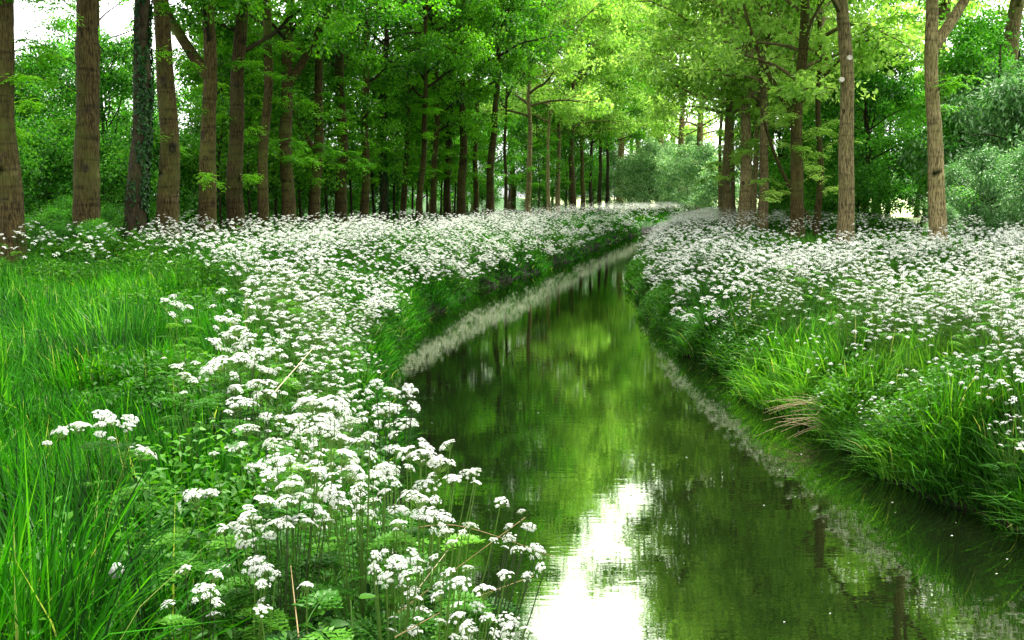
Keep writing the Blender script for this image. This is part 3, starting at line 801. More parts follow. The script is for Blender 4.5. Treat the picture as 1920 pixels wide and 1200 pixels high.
def grass_object(name, specs, side, mat, label):
    mb = MB()
    for (n, x0, x1, y0, y1, h0, h1, w, dmin, *dmx) in specs:
        x, y, z, d = scatter(n, x0, x1, y0, y1, side, dmin, *dmx)
        ux, vx, _ = project(x, y, z + .45)
        ok = ~((np.abs(ux - 218) < 42) & (y < 3.3) & (y > 1.2) & (side < 0))
        x, y, z, d = x[ok], y[ok], z[ok], d[ok]
        cl = vnoise(x, y, .55, 21); pt = vnoise(x, y, 2.2, 22)
        h = rng.uniform(h0, h1, len(x)) * (.55 + .75 * cl) * (.7 + .5 * pt) * np.clip((.35 if side < 0 else .5) + d * .8, .4, 1)
        cdir = vnoise(x, y, .8, 24) * 12.56
        towater = 0.0 if side < 0 else math.pi
        edge = np.clip(1 - d / (.5 if side < 0 else .35), 0, 1)
        laz = cdir + rng.normal(size=len(x)) * .7
        laz = np.where(rng.random(len(x)) < edge * .9, towater + rng.normal(size=len(x)) * .5, laz)
        lean = rng.gamma(2.2, .19, len(x)) + edge * rng.uniform(.1, .6, len(x))
        tone = (.36 + .4 * (vnoise(x, y, .45, 25) - .5) + .5 * (vnoise(x, y, 2.4, 26) - .5) + rng.normal(size=len(x)) * .22).clip(0, .93)
        tone = np.where(rng.random(len(x)) < .015, 1, tone)
        V, Q, Tt, tn = blades(x, y, z - .02, h, w * rng.uniform(.6, 1.3, len(x)), lean, laz, tone)
        mb.add(V, Q, Tt, tn)
    o = mb.build(name, mat, smooth=True)
    return tag(o, label, 'grass', kind='stuff')


grass_object('grass', [
    (50000, -3.2, .3, 1.6, 5.5, .38, .90, .0105, .02),
    (62000, -6.5, -.2, 5.5, 11, .34, .70, .014, .02),
    (70000, -13, -.8, 11, 20, .35, .65, .015, .02),
    (60000, -20, 2, 20, 35, .35, .65, .024, .02),
    (50000, -30, 8, 35, 70, .35, .65, .045, .02),
    (20000, 4, 36, 68, 120, .3, .5, .08, .02, 12), (60000, -2, 2, 3, 25, .25, .5, .012, -.12, .4), (50000, -1, 9, 25, 60, .3, .5, .03, -.12, .5),
], -1, M['grass_l'], 'tall lush green grass covering the left bank and the foot of the left avenue')
grass_object('grass', [
    (42000, 2.5, 5.5, 3.5, 9, .34, .78, .012, .02),
    (66000, 2.4, 9.5, 9, 17, .34, .72, .017, .02),
    (80000, 2.5, 17, 17, 30, .35, .60, .02, .02),
    (60000, 3.5, 28, 30, 60, .35, .6, .038, .02, 13),
    (25000, 8, 60, 60, 110, .3, .5, .08, .02, 10),
    (90000, 2.2, 4.6, 3, 22, .2, .42, .010, -.03, .3), (40000, 2.3, 12, 22, 60, .3, .5, .03, -.1, .5),
], 1, M['grass_r'], 'tall pale green grass covering the right bank and hanging over the water')

# low leafy herbs (nettle, ground elder) between the grass: one mass nobody could count
def herb_mass(side, specs, label, mat):
    mb = MB()
    for (n, x0, x1, y0, y1, hmax, ls, dmin, *dmx) in specs:
        x, y, z, d = scatter(n, x0, x1, y0, y1, side, dmin, *dmx)
        keep = vnoise(x, y, 1.1, 31) > (.35 if dmx else .5)
        x, y, z = x[keep], y[keep], z[keep]
        n_ = len(x)
        h = rng.uniform(.05, 1, n_) ** .8 * hmax * (.5 + vnoise(x, y, .7, 32))
        P = np.stack([x, y, z + h], -1)
        D = rng.normal(size=(n_, 3)); D[:, 2] = rng.uniform(-.7, .15, n_)
        Nn = rng.normal(size=(n_, 3)) * .3; Nn[:, 2] += 1
        V, Tt = leaf_arrays(P, D, Nn, ls * rng.uniform(.6, 1.3, n_), ls * .5 * rng.uniform(.7, 1.2, n_))
        tone = (.45 + .5 * (vnoise(x, y, .6, 33) - .5) + rng.normal(size=n_) * .12).clip(0, 1)
        mb.add(V, None, Tt, np.repeat(tone, 5))
    o = mb.build('ground_cover', mat)
    return tag(o, label, 'ground cover', kind='stuff')


herb_mass(-1, [(24000, -3.2, .2, 1.8, 5.5, .46, .055, .02), (20000, -1.6, .0, 2.0, 5.5, .74, .045, .0, 1.2), (50000, -6.5, -.3, 5.5, 11, .45, .065, .02), (50000, -13, -.8, 11, 20, .5, .085, .02), (60000, -22, 4, 20, 38, .7, .12, .02)],
          'low leafy nettles and herbs growing through the grass of the left bank', M['herb'])
herb_mass(1, [(50000, 2.5, 5.5, 3.5, 9, .42, .055, .0), (80000, 2.4, 9.5, 9, 17, .42, .07, .0), (60000, 2.2, 4.6, 3.5, 20, .34, .05, -.03, .9), (50000, 2.3, 12, 20, 50, .34, .08, -.03, .9), (40000, 2.5, 17, 17, 32, .4, .09, .0)],
          'low leafy herbs growing through the grass of the right bank', M['herb'])

# ------------------------------------------------------------------ cow parsley
def umbel_mesh(seed, detail):
    """flat-domed compound flower head, unit width, stalk joint at origin"""
    r = np.random.default_rng(seed)
    st, pe = MB(), MB()
    nr = [8, 14, 19][detail]
    for i in range(nr):
        ra = .44 * math.sqrt((i + .4) / nr) * r.uniform(.72, 1.22); a = i * 2.4 + r.uniform(-.4, .4)
        c = np.array([ra * math.cos(a), ra * math.sin(a), .38 - ra * ra * .85 + r.uniform(-.05, .05)])
        nrm = np.array([c[0] * 1.1, c[1] * 1.1, .7]); nrm /= np.linalg.norm(nrm)
        if detail > 0:
            st.tube([[0, 0, 0], c * .55 + np.array([0, 0, -.01]), c - nrm * .05], [.012, .009, .007], 3, cap=False)
        rr = .088 * r.uniform(.65, 1.35)
        u, v = frames(nrm[None], np.array([[.3, .2, .9]])); u, v = u[0], v[0]
        if detail == 2:
            nf = 11
            for j in range(nf):
                q = rr * math.sqrt((j + .3) / nf) * 1.05; b = j * 2.4 + r.random() * .6
                fc = c + u * q * math.cos(b) + v * q * math.sin(b) + nrm * (.035 - q * q * 2.2 + r.uniform(-.012, .012))
                fn = nrm + (u * math.cos(b) + v * math.sin(b)) * q * 5; fn /= np.linalg.norm(fn)
                uu, vv = frames(fn[None], r.normal(size=(1, 3))); uu, vv = uu[0], vv[0]
                pr = .035 * r.uniform(.8, 1.25)
                an = np.linspace(0, 2 * np.pi, 10, endpoint=False) + r.random()
                rad_ = np.where(np.arange(10) % 2, pr, pr * .5)
                ring = fc + rad_[:, None] * (np.cos(an)[:, None] * uu + np.sin(an)[:, None] * vv) + fn * np.where(np.arange(10) % 2, .008, 0)[:, None]
                pe.add(np.vstack([ring, fc]), None, np.stack([np.arange(10), (np.arange(10) + 1) % 10, np.full(10, 10)], -1), r.uniform(.2, 1))
        elif detail == 1:
            for j in range(6):
                q = rr * .6 * (j > 0); b = j * 1.2566 + r.random()
                fc = c + u * q * math.cos(b) + v * q * math.sin(b) + nrm * (.03 if j == 0 else r.uniform(-.01, .015))
                uu, vv = frames((nrm + r.normal(size=3) * .3)[None], r.normal(size=(1, 3))); uu, vv = uu[0], vv[0]
                pr = .062
                an = np.linspace(0, 2 * np.pi, 5, endpoint=False)
                pe.add(fc + pr * (np.cos(an)[:, None] * uu + np.sin(an)[:, None] * vv), None, np.array([[0, 1, 2], [0, 2, 3], [0, 3, 4]]), r.uniform(.2, 1))
        else:
            for j in range(2):
                uu, vv = frames((nrm + r.normal(size=3) * .4)[None], r.normal(size=(1, 3))); uu, vv = uu[0], vv[0]
                fc = c + (u * r.normal() + v * r.normal()) * .05
                pe.add(fc + .085 * np.array([uu, vv, -uu, -vv]), [[0, 1, 2, 3]], None, r.uniform(.2, 1))
    return (st.mesh('rays', M['stem']) if detail else None), pe


UM2 = []
for i in range(5):
    st, pe = umbel_mesh(900 + i, 2)
    V1, f1, t1 = pe.arrays()
    me = mk('flower_head', V1, f1, M['petal'], tone=t1, mesh_only=True)
    # rays join the same mesh with the second material
    Vs = np.array([v.co[:] for v in st.vertices]); Fs = np.array([p.vertices[:] for p in st.polygons])
    me = mk('flower_head', np.vstack([V1, Vs]), [*f1, Fs + len(V1)] if f1[0].shape[1] == 4 else [f1[0], Fs + len(V1)], M['petal'],
            tone=np.concatenate([t1, np.full(len(Vs), .7)]), mesh_only=True)
    me.materials.append(M['stem'])
    mi = np.zeros(len(me.polygons), np.int32); mi[len(f1[0]):] = 1
    me.polygons.foreach_set('material_index', mi)
    UM2.append(me)
UM1 = [umbel_mesh(950 + i, 1)[1].arrays() for i in range(4)]
UM0 = [umbel_mesh(980 + i, 0)[1].arrays() for i in range(4)]


def frond(mb, p, az, ln, r, el=.35):
    """ferny cow parsley leaf"""
    d = np.array([math.cos(az) * math.cos(el), math.sin(az) * math.cos(el), math.sin(el)])
    side = np.array([-math.sin(az), math.cos(az), 0])
    Ps, Ds = [], []
    path = [p + d * ln * t + np.array([0, 0, -.35 * ln * t * t]) for t in np.linspace(0, 1, 6)]
    mb.tube(path, np.linspace(.0025, .001, 6), 3, .5, cap=False)
    for t in np.linspace(.32, .97, 7):
        c = p + d * ln * t + np.array([0, 0, -.35 * ln * t * t])
        L1 = ln * .42 * (1.08 - t)
        for sg in (-1, 1):
            dd = side * sg + d * .55; dd /= np.linalg.norm(dd)
            for s_ in np.linspace(.15, 1, 5):
                q = c + dd * L1 * s_ + np.array([0, 0, -.2 * L1 * s_ * s_])
                pr = np.cross(dd, [0, 0, 1.])
                for s2 in (-1, 1):
                    Ps.append(q); Ds.append(pr * s2 * .9 + dd * .8 + r.normal(size=3) * .12)
    Ps, Ds = np.array(Ps), np.array(Ds)
    V, Tt = diamond_arrays(Ps, Ds, np.tile([0, 0, 1.], (len(Ps), 1)) + r.normal(size=Ps.shape) * .2, ln * .11, ln * .05)
    mb.add(V, Tt, None, (.5 + r.normal() * .2))


def plant_parts(tops, r, h_leaf=.35, thick=.0035, leaves=6):
    """tops: (x,y,z,width,(tilt x,tilt y)) relative to the root. Returns stem MB, leaf MB"""
    st, lf = MB(), MB()
    tops = sorted(tops, key=lambda t: -t[2])
    cen = np.mean([t[:3] for t in tops], axis=0)
    zf = max(.12, cen[2] * .45)
    nodes = [np.array([0, 0, -.05]), np.array([cen[0] * .12, cen[1] * .12, zf * .5]), np.array([cen[0] * .35, cen[1] * .35, zf])]
    st.tube(nodes, [thick * 1.3, thick * 1.15, thick], 5, .4, cap=False)
    for i, t in enumerate(tops):
        e = np.array(t[:3]); f0 = nodes[2] if i < 3 else nodes[1] + (nodes[2] - nodes[1]) * r.uniform(.2, 1)
        ctrl = f0 * .45 + e * .55 + np.array([(e[0] - f0[0]) * .15, (e[1] - f0[1]) * .15, -.08 * abs(e[2] - f0[2])])
        ts = np.linspace(0, 1, 7)[:, None]
        st.tube((1 - ts) ** 2 * f0 + 2 * ts * (1 - ts) * ctrl + ts ** 2 * e, np.linspace(thick * .8, thick * .45, 7), 4, .6, cap=False)
    for i in range(leaves):
        t = r.uniform(0, 1.7); p = nodes[0] * (1 - t) + nodes[2] * t if t < 1 else nodes[2] + (cen - nodes[2]) * (t - 1)
        frond(lf, p + np.array([0, 0, .05]), r.uniform(0, 6.28), r.uniform(.18, .34) * (1 if t < 1 else .75), r, r.uniform(.1, .7))
    return st, lf


def rand_tops(r, h=1.0, n=None, spread=.28):
    n = n or int(r.integers(9, 15)); out = []
    for i in range(n):
        a = i * 2.4 + r.random(); q = spread * math.sqrt((i + .3) / n) * r.uniform(.8, 1.2)
        out.append((q * math.cos(a), q * math.sin(a), h * (1 - .45 * (i / n) ** 1.2 * r.uniform(.4, 1.1)), r.uniform(.045, .088), (r.normal() * .25, r.normal() * .25)))
    return out


# foreground plants read from the photo: flower heads as (px, py, width px)
HERO = [
    ('two joined flower heads at the left, standing alone above the grass', [(118, 820, 42), (148, 806, 52), (190, 787, 58), (208, 795, 30)], .80),
    ('single rounded flower head in the grass right of the two joined heads', [(262, 858, 56)], .75),
    ('round flower head standing alone in the grass above the ragged pair', [(370, 946, 64)], .72),
    ('ragged pair of flower heads low down, right of the seed clock', [(396, 1088, 48), (380, 1118, 58), (402, 1135, 36)], .66),
    ('drooping double flower head just above the left bottom edge', [(478, 1060, 50), (497, 1075, 56), (490, 1098, 34)], .66),
    ('small round flower head on the bottom edge left of the nettles', [(490, 1146, 38)], .60),
    ('lone small flower head between the nettle leaves', [(575, 1108, 36)], .62),
    ('paired flower heads, upper left of the big foreground cluster', [(445, 762, 48), (462, 812, 56), (480, 725, 40), (500, 745, 36)], .85),
    ('tall heads crowning the big foreground cluster', [(585, 765, 66), (628, 772, 60), (560, 790, 40), (600, 800, 56), (655, 800, 44), (640, 830, 40)], .95),
    ('dense middle heads of the big foreground cluster', [(512, 872, 52), (498, 898, 44), (545, 920, 54), (590, 892, 44), (560, 880, 30)], .85),
    ('brightest stacked heads at the heart of the foreground cluster', [(640, 868, 66), (655, 900, 62), (625, 925, 56), (668, 925, 46), (700, 898, 44), (640, 955, 40)], .85),
    ('broad low heads at the left of the foreground cluster', [(492, 945, 56), (470, 975, 54), (538, 950, 46), (520, 990, 58), (565, 988, 50), (585, 962, 40)], .78),
    ('half hidden heads under the foreground cluster', [(462, 1005, 46), (478, 1025, 38), (440, 990, 30)], .68),
    ('big domed head leaning over the water edge', [(790, 868, 66), (822, 880, 64), (848, 905, 50), (770, 858, 46), (800, 845, 34), (878, 893, 34)], .85),
    ('drooping bright head below the big domed one at the water edge', [(795, 965, 50), (825, 982, 58), (770, 935, 44), (838, 1005, 36)], .80),
    ('small heads at the upper water edge of the foreground cluster', [(730, 740, 42), (722, 775, 52), (772, 765, 34), (760, 800, 46), (742, 820, 34), (700, 800, 30)], .85),
    ('loose heads between the cluster heart and the domed head', [(700, 945, 30), (720, 925, 28), (740, 960, 36), (690, 968, 30), (735, 905, 26)], .75),
    ('faded greenish heads right of the nettle leaves', [(740, 1060, 46), (765, 1085, 40), (725, 1085, 36), (700, 1045, 30), (770, 1040, 34)], .68),
    ('single flat head hanging over dark water', [(938, 948, 38)], .72),
    ('three small heads spread over the water at the right of the cluster', [(990, 992, 32), (1005, 1036, 38), (958, 1012, 28), (1020, 1070, 36)], .70),
    ('group of heads along the bottom edge above the sky reflection', [(950, 1165, 44), (960, 1185, 40), (880, 1185, 44), (860, 1160, 38), (878, 1172, 30)], .55),
    ('flat heads over the dark water near the bottom', [(862, 1098, 44), (908, 1120, 50), (826, 1122, 34), (895, 1140, 30)], .62),
    ('low heads in front of the dry stems', [(768, 1120, 40), (790, 1160, 44), (778, 1185, 36), (755, 1105, 30), (815, 1048, 28)], .58),
    ('loose row of heads in mid grass left of the flower drift', [(420, 690, 50), (450, 680, 44), (480, 672, 40), (395, 700, 40), (510, 665, 34)], .85),
    ('far row of three heads over the meadow grass', [(308, 566, 26), (330, 576, 30), (352, 580, 26)], .9),
    ('upright heads in the middle of the left bank drift', [(425, 640, 40), (445, 625, 44), (402, 650, 34), (470, 640, 36), (440, 610, 30)], .9),
    ('small heads strung along the left of the drift', [(345, 710, 30), (330, 690, 26), (362, 720, 26)], .85),
]


def make_plant(label, root, tops, r, leaves=6, thick=.0035, group='cow parsley in the left foreground', dark=False):
    o = bpy.data.objects.new('cow_parsley', None); C.objects.link(o)
    o.location = root
    tag(o, label, 'wildflower', group)
    st, lf = plant_parts(tops, r, leaves=leaves, thick=thick)
    st.build('stem', M['stem_dark'] if dark else M['stem'], o, True)
    if leaves: lf.build('leaves', M['herb'], o)
    for t in tops:
        ob('flower_head', UM2[int(r.integers(5))], o, (t[0], t[1], t[2] - t[3] * .12), (t[4][0], t[4][1], r.uniform(0, 6.28)), (t[3], t[3] * r.uniform(.7, 1), t[3] * r.uniform(.8, 1.3)))
    return o


hero_xy = []
for hi, (lab, heads, hh) in enumerate(HERO):
    r = np.random.default_rng(3000 + hi)
    ymin = min(h[1] for h in heads)
    b = 600 - ymin
    slope = (F_PX * sp - b * cp) / (F_PX * cp + b * sp)      # tan of angle below horizon
    D0 = (CAM_Z - .5 - hh) / slope
    pts = []
    for (px, py, w) in heads:
        d = D0 + r.uniform(-.12, .12) - (py - ymin) * .0005 * D0
        p = pix(px, py, d)
        pts.append((p, w * d / F_PX * 1.15))
        for _ in range(2 if len(heads) > 3 else 1 if len(heads) > 2 else 0):
            d2 = d + r.uniform(-.1, .2); a2 = r.uniform(0, 6.28)
            p2 = pix(px + w * math.cos(a2) * r.uniform(.7, 1.3), py + w * math.sin(a2) * r.uniform(.5, 1), d2)
            pts.append((p2, w * d2 / F_PX * r.uniform(.5, .9)))
    cx = float(np.mean([p[0] for p, _ in pts])) + r.uniform(-.08, .08); cy = float(np.mean([p[1] for p, _ in pts])) + r.uniform(-.05, .1)
    lim = float(Lf(cy)) - .12
    cx = min(cx, lim)
    cz = float(ground(cx, cy))
    hero_xy.append((cx, cy))
    tops = [(p[0] - cx, p[1] - cy, p[2] - cz, w, (r.normal() * .15 + .38, r.normal() * .2)) for p, w in pts]
    make_plant('cow parsley, ' + lab, (cx, cy, cz), tops, r, leaves=16, dark=(hi % 4 == 3))

# variants for the random plants
VAR = []
for i in range(7):
    r = np.random.default_rng(4000 + i)
    tops = rand_tops(r, r.uniform(.95, 1.05))
    st, lf = plant_parts(tops, r, leaves=9, thick=.0028)
    VAR.append((st, lf, tops, st.mesh('stem', M['stem'], True), lf.mesh('leaves', M['herb'])))

# scatter plants over the banks
def plants(side, n, y0, y1, dfun, x0, x1):
    y = rng.uniform(y0, y1, n); x = rng.uniform(x0, x1, n)
    d = (Lf(y) - x) if side < 0 else (x - Rf(y))
    den = dfun(x, y, d)
    m = (d > .05) & (rng.random(n) < den)
    x, y, d = x[m], y[m], d[m]
    z = ground(x, y)
    m = visible(x, y, z + .9, 60)
    return x[m], y[m], z[m], d[m]


def dl(x, y, d):
    belt = np.clip((d + .02) / .2, 0, 1) * np.clip((3.3 + .05 * y - d) / 1.2, 0, 1)
    patch = .12 + 1.35 * vnoise(x, y, 1.0, 41) ** 1.5
    near = np.clip((y - 2.9) / 1.8, .0, 1) * np.where(y < 6, np.clip((2.6 - d) / .6, 0, 1), 1)
    thin = .05 * (d > 3) * (vnoise(x, y, 3, 43) > .5)
    return np.clip(belt * patch * near, 0, 1) + thin * (y > 12)


def dr_(x, y, d):
    gap = np.where((y > 20) & (y < 36) & (d > 3.0) & (d < 8.5), .12, 1)
    return np.clip(np.clip((d - .05) / .5, 0, 1) * (.12 + .22 * (d < 2.6) * (y > 8) + .25 * (y > 6) * (y < 13) * (d > .6) + 1.5 * vnoise(x, y, 1.5, 44) ** 2.6) * gap, 0, 1) * np.clip((y - 4.0) / 3.0, .15, 1) * np.where(y > 11, .62, 1)


sets = []
sets.append((-1, plants(-1, 2000, 2.9, 22, dl, -9, 2)))
sets.append((-1, plants(-1, 2500, 22, 45, dl, -9, 6)))
sets.append((-1, plants(-1, 6000, 45, 120, dl, -2, 34)))
sets.append((1, plants(1, 2900, 4, 22, dr_, 2.4, 13)))
sets.append((1, plants(1, 2000, 22, 45, dr_, 3, 26)))
sets.append((-1, plants(-1, 5000, 60, 125, dl, 6, 40)))
sets.append((-1, plants(-1, 5200, 8, 60, lambda x, y, d: (d < .9) * (.25 + .9 * vnoise(x, y, 1.2, 49)), -2, 8.5)))
sets.append((1, plants(1, 3600, 9, 60, lambda x, y, d: (d < .9) * (.1 + .9 * vnoise(x, y, 1.2, 50) ** 2), 2.3, 12)))
sets.append((1, plants(1, 420, 4.2, 10.5, lambda x, y, d: (d < 3.6) * vnoise(x, y, .9, 51) ** 1.3 * 1.1, 2.5, 7)))
sets.append((1, plants(1, 1600, 38, 62, lambda x, y, d: (d < 2.5) * 1.0, 5, 14)))
sets.append((1, plants(1, 9000, 38, 120, lambda x, y, d: np.clip(1.7 - d * .09, 0, 1) * (d < 10), 5, 60)))
# patch round the foot of the near left trees
def foot(x, y, d): return .4 * (vnoise(x, y, 1.6, 47) > .5) * (y > 21)
sets.append((-1, plants(-1, 1100, 17, 32, foot, -16, -3)))
X = np.concatenate([s[1][0] for s in sets]); Yv = np.concatenate([s[1][1] for s in sets])
Z = np.concatenate([s[1][2] for s in sets]); DD = np.concatenate([s[1][3] for s in sets])
SD = np.concatenate([np.full(len(s[1][0]), s[0]) for s in sets])
hx = np.array(hero_xy)
dh = np.min(np.hypot(X[:, None] - hx[None, :, 0], Yv[:, None] - hx[None, :, 1]), axis=1)
keep = dh > .22
# leave the front grass at the left free of flowers, as in the photo
u_, v_, dep_ = project(X, Yv, Z + .9)
keep &= ~((SD < 0) & (u_ < 470 - np.abs(v_ - 560) * .5) & (v_ > 472))
keep &= ~((SD < 0) & (v_ > 1000))
X, Yv, Z, DD, SD, u_, v_, dep_ = [a[keep] for a in (X, Yv, Z, DD, SD, u_, v_, dep_)]
order = np.argsort(dep_)
inframe = (u_ > -20) & (u_ < 1940) & (v_ < 1230)
near_idx = [i for i in order if inframe[i]][:300 - len(HERO)]
near_set = set(near_idx)
print('cow parsley plants', len(X))


def zone(i):
    dist = 'near' if dep_[i] < 7.5 else 'middle' if dep_[i] < 11 else 'far'
    col = where(float(u_[i])).replace('straight behind', 'below').replace('left of', 'below left of', 1).replace('right of', 'below right of', 1)
    if SD[i] < 0:
        kind = 'cow parsley in meadow' if DD[i] > 3.4 else 'cow parsley at drift edge' if DD[i] < 1.2 else 'cow parsley inside drift'
    else:
        kind = 'cow parsley above water' if DD[i] < 1.3 else 'cow parsley in right grass'
    lab = kind.replace('cow parsley', dist + ' cow parsley') + ' ' + col
    return lab, lab


def toobj(i):
    v = VAR[i % 7]
    sc = random.uniform(.82, 1.2) * (1.0 if SD[i] < 0 else .92) * min(1, .45 + .55 * DD[i] / .9)
    rz = random.uniform(0, 6.28)
    o = bpy.data.objects.new('cow_parsley', None); C.objects.link(o)
    o.location = (X[i], Yv[i], Z[i]); o.rotation_euler = (0, 0, rz); o.scale = (sc,) * 3
    tag(o, CELL[i], 'wildflower', zone(i)[1])
    ob('stem', v[3], o); ob('leaves', v[4], o)
    for j, t in enumerate(v[2]):
        ob('flower_head', UM2[(i + j) % 5], o, t[:3], (t[4][0], t[4][1], j), t[3])


cells = {}
for i in near_idx: cells.setdefault(zone(i)[0], []).append(int(i))
CELL = {}
for lab, mem in cells.items():
    mem.sort(key=lambda i: u_[i])
    for q, i in enumerate(mem):
        CELL[i] = lab if len(mem) == 1 else lab + (', leftmost' if q == 0 else ', rightmost' if q == len(mem) - 1 else ', between')
for i in near_idx: toobj(int(i))

pet, stm = MB(), MB()
VA = [(v[0].arrays(), v[1].arrays()) for v in VAR]
for i in range(len(X)):
    if i in near_set: continue
    far = dep_[i] > 38
    sc = random.uniform(.82, 1.2) * (1.0 if SD[i] < 0 else .92) * min(1, .45 + .55 * DD[i] / .9)
    rz = random.uniform(0, 6.28); c, s = math.cos(rz), math.sin(rz)
    Rm = np.array([[c, -s, 0], [s, c, 0], [0, 0, 1]]) * sc
    org = np.array([X[i], Yv[i], Z[i]])
    v = VAR[i % 7]
    for j, t in enumerate(v[2]):
        if far and j > 6: break
        V, f, tn = (UM0 if far else UM1)[(i + j) % 4]
        p = org + Rm @ np.array(t[:3])
        w = t[3] * (1.25 if far else 1.08)
        a = j + rz; ca, sa = math.cos(a), math.sin(a)
        Vr = np.stack([V[:, 0] * ca - V[:, 1] * sa, V[:, 0] * sa + V[:, 1] * ca, V[:, 2]], -1)
        Vr[:, 2] += Vr[:, 0] * t[4][0] + Vr[:, 1] * t[4][1]
        Vr = Vr * w + p
        if f[0].shape[1] == 4: pet.add(Vr, f[0], None, tn)
        else: pet.add(Vr, None, f[0], tn)
    if dep_[i] < 26:
        for (V, f, tn) in VA[i % 7]:
            q = [ff for ff in f if ff.shape[1] == 4]; tt = [ff for ff in f if ff.shape[1] == 3]
            stm.add(V @ Rm.T + org, q[0] if q else None, tt[0] if tt else None, tn)
    else:
        Pp = np.array([org, org + [.03, .02, .5 * sc], org + [0, 0, .8 * sc]])
        stm.tube(Pp, [.008, .006, .005], 3, .6, cap=False)
po = pet.build('cow_parsley_blossom', M['petal'])
tag(po, 'white froth of countless cow parsley blossom lining both banks into the distance', 'wildflowers', kind='stuff')
so_ = stm.build('cow_parsley_stems', M['herb'])
tag(so_, 'green stems and ferny leaves under the countless cow parsley of both banks', 'wildflowers', kind='stuff')

# ------------------------------------------------------------------ nettles in the foreground
def toothed_leaf(mb, p, d, n, L, w, r, tone):
    d = d / np.linalg.norm(d); s = np.cross(d, n); s /= np.linalg.norm(s); n2 = np.cross(s, d)
    K = 9; ts = np.linspace(0, 1, K)
    prof = np.sin(np.pi * ts ** .62) ** .85 * (1 + .10 * (np.arange(K) % 2))
    prof[-1] = .0; prof[0] = .1
    mid = p + d * (L * ts)[:, None] - n2 * (.22 * L * ts ** 2)[:, None]
    lf = mid + s * (w * .5 * prof)[:, None] + n2 * (w * .10 * prof)[:, None]
    rt = mid - s * (w * .5 * prof)[:, None] + n2 * (w * .10 * prof)[:, None]
    V = np.vstack([mid, lf, rt]); i = np.arange(K - 1)
    mb.add(V, np.vstack([np.stack([i, i + 1, K + i + 1, K + i], -1), np.stack([i, 2 * K + i, 2 * K + i + 1, i + 1], -1)]), None, tone)


NET = [('broad leaved nettle at the bottom left of the nettle patch', 545, 1010, .48), ('nettle with its top leaf raised in the middle of the patch', 600, 1020, .56),
       ('nettle with large pale leaves at the bottom edge', 655, 1130, .5), ('nettle beside the faded flower heads', 700, 1090, .52),
       ('nettle under the heart of the flower cluster', 620, 960, .5), ('dark nettle between grass blades in the left foreground', 455, 1110, .42),
       ('nettle leaning to the water below the domed flower head', 745, 990, .5), ('low nettle in the bottom left corner of the flower cluster', 520, 1150, .42),
       ('nettle with drooping leaves behind the cluster', 560, 850, .6), ('nettle close to the bottom edge right of the lone small head', 600, 1180, .42),
       ('low nettle in the grass left of the ragged pair', 310, 1110, .4), ('nettle behind the lone round flower head', 420, 900, .5)]
for ni, (lab, px, py, hh) in enumerate(NET):
    r = np.random.default_rng(5000 + ni)
    b = 600 - py
    slope = (F_PX * sp - b * cp) / (F_PX * cp + b * sp)
    D0 = (CAM_Z - .5 - hh) / slope
    p = pix(px, py, D0)
    x, y = min(p[0], float(Lf(D0)) - .1), D0
    z = float(ground(x, y))
    o = bpy.data.objects.new('nettle', None); C.objects.link(o); o.location = (x, y, z)
    tag(o, lab, 'nettle', 'nettles in the left foreground')
    H = p[2] - z
    st = MB(); st.tube([[0, 0, -.03], [.02, 0, H * .5], [.0, .02, H]], [.004, .0035, .002], 5, .4); st.build('stem', M['stem'], o, True)
    lm = MB()
    for q in range(7):
        t = .3 + .7 * q / 6; a = q * pi / 2 + r.random() * .4
        for sg in (0, pi):
            aa = a + sg
            d = np.array([math.cos(aa), math.sin(aa), .15 - .2 * (1 - t)]); L_ = .085 * (1.25 - .55 * t)
            pp = np.array([.02 * (1 - t), .02 * t, H * t]) + d * .025
            toothed_leaf(lm, pp, d, np.array([0, 0, 1.]) + r.normal(size=3) * .15, L_, L_ * .55, r, r.uniform(.2, .7))
    lm.build('leaves', M['herb'], o, True)

# dandelion clock
b = 600 - 1070
slope = (F_PX * sp - b * cp) / (F_PX * cp + b * sp); D0 = (CAM_Z - .5 - .58) / slope
p = pix(218, 1070, D0); zg = float(ground(p[0], D0))
o = bpy.data.objects.new('dandelion_clock', None); C.objects.link(o); o.location = (p[0], D0, zg)
tag(o, 'round white dandelion seed clock on a bare stalk in the left foreground grass', 'dandelion')
H = p[2] - zg
st = MB(); st.tube([[.03, .02, -.02], [.01, .0, H * .5], [0, 0, H - .004]], [.0035, .003, .0025], 6, .9); st.build('stalk', M['stem'], o, True)
sh = MB(); r = np.random.default_rng(77)
for i in range(300):
    zc = 1 - 2 * (i + .5) / 300
    if zc < -.93: continue
    a = i * 2.39996; q = math.sqrt(1 - zc * zc); n = np.array([q * math.cos(a), q * math.sin(a), zc])
    e = n * .020; sh.tube([n * .002, e], [.0003, .0002], 3, .5, cap=False)
    u, v = frames(n[None], r.normal(size=(1, 3))); u, v = u[0], v[0]
    for j in range(6):
        an = j * pi / 3; w_ = u * math.cos(an) + v * math.sin(an); s_ = np.cross(n, w_)
        sh.add([e, e + w_ * .006 + n * .003 + s_ * .0012, e + w_ * .006 + n * .003 - s_ * .0012], None, [[0, 1, 2]], .9)
hd = sh.build('seed_head', M['petal'], o); hd.location = (0, 0, H)

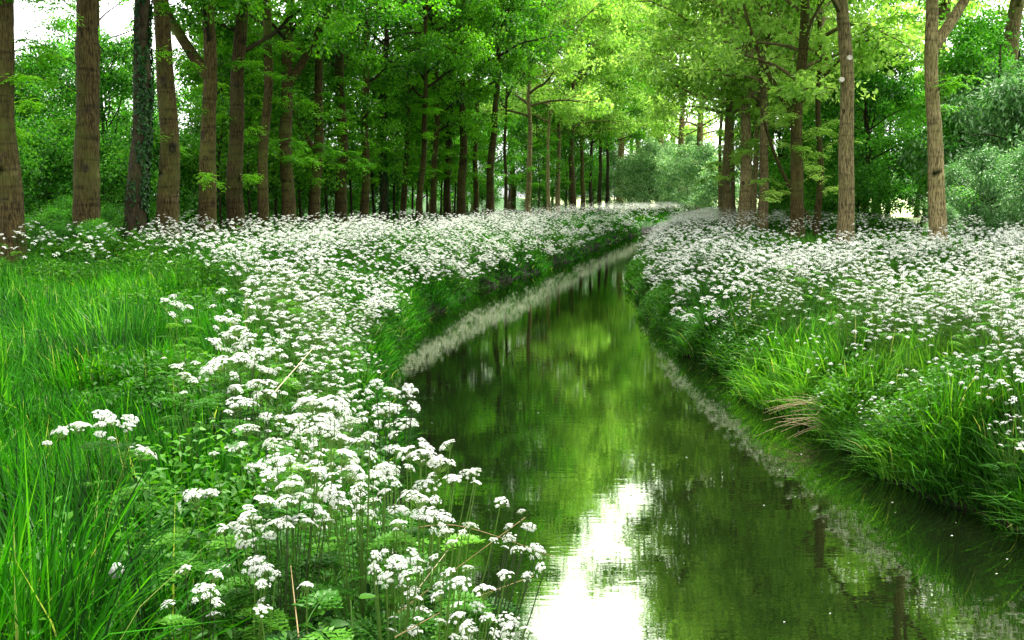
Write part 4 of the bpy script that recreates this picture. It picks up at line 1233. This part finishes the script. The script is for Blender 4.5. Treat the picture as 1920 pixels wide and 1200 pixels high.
# ------------------------------------------------------------------ dry stems
def stalk(label, pts, rad, mat, group=None, name='withered_plant'):
    mb = MB(); P = np.array([list(pix(*q)) for q in pts]); 
    t = np.linspace(0, len(P) - 1, 14)
    if len(P) > 2:
        P = np.stack([np.interp(t, np.arange(len(P)), P[:, q]) for q in range(3)], 1)
        for _ in range(2): P[1:-1] = (P[:-2] + 2 * P[1:-1] + P[2:]) / 4
    org = P[0].copy()
    mb.tube(P - org, np.linspace(rad, rad * .5, len(P)), 5)
    o = mb.build(name, mat, None, True); o.location = org
    return tag(o, label, 'dead plant', group)


stalk('long brown dry stem slanting up from the nettles over the dark water', [(745, 1150, 2.9), (850, 1070, 3.1), (985, 970, 3.3)], .0022, M['straw'])
stalk('thin pale dry stem rising steeply beside the long brown one', [(775, 1115, 2.9), (880, 980, 3.3)], .0014, M['straw_pale'])
stalk('arched pale dry stem bowing over the water behind the domed flower head', [(720, 1010, 3.2), (790, 985, 3.3), (860, 982, 3.4), (960, 1015, 3.5), (1040, 1045, 3.5)], .0025, M['straw'])
stalk('low dry stem reaching right over the bottom of the sky reflection', [(740, 1195, 2.6), (850, 1135, 2.8), (1000, 1080, 3.1)], .0018, M['straw'])
stalk('thin yellow stalk leaning in the grass behind the flower cluster', [(515, 735, 5.5), (585, 655, 6.2)], .004, M['straw_pale'])
stalk('red brown broken stalk standing among the nettles', [(560, 1195, 2.5), (545, 1060, 2.8)], .0022, M['straw'])

# reeds on the right bank: a fan of dead stalks that hangs over the water
def reed_clump(label, px, py, D0, n, spread, ln, seed):
    r = np.random.default_rng(seed)
    c = pix(px, py, D0)
    o = bpy.data.objects.new('dry_reed_clump', None); C.objects.link(o); o.location = c
    tag(o, label, 'reeds', 'dead reed fans on the right bank')
    for i in range(n):
        a = pi + r.normal() * spread; el = r.uniform(-.28, .42)
        L_ = ln * r.uniform(.5, 1.1)
        d = np.array([math.cos(a) * math.cos(el), math.sin(a) * math.cos(el), math.sin(el)])
        b0 = r.normal(size=3) * .04
        ts = np.linspace(0, 1, 6)[:, None]
        P = b0 + d * L_ * ts + np.array([0, 0, -.22 * L_]) * ts ** 2
        mb = MB(); mb.tube(P, np.linspace(.004, .0014, 6), 4, cap=False)
        mb.build('reed_stalk', M['reed'], o, True)
    return o


reed_clump('fan of straw coloured dead reeds hanging from the right bank over the water', 1552, 758, 9.2, 18, .45, .6, 1)
reed_clump('small tuft of brown dead reeds under the larger fan near the waterline', 1560, 795, 8.9, 10, .35, .6, 2)
reed_clump('short brown reed tuft at the foot of the right bank where it narrows', 1232, 592, 18.5, 10, .5, .45, 3)

# tiny pollen, petals and twigs floating on the stream
fl = MB(); r = np.random.default_rng(88)
for i in range(110):
    y = r.uniform(4, 34); x = r.uniform(float(Lf(y)) + .1, float(Rf(y)) - .1)
    if r.random() < .6: x = float(Rf(y)) - r.random() ** 2 * 1.5 - .05
    s_ = r.uniform(.002, .0055); a = r.uniform(0, 6.28)
    an = np.linspace(0, 2 * np.pi, 5, endpoint=False) + a
    fl.add(np.stack([x + s_ * np.cos(an) * 1.6, y + s_ * np.sin(an), np.full(5, .003)], -1), None, [[0, 1, 2], [0, 2, 3], [0, 3, 4]], r.uniform(0, 1))
fo = fl.build('floating_petals', M['petal'])
tag(fo, 'tiny fallen petals floating on the stream', 'petals', kind='stuff')
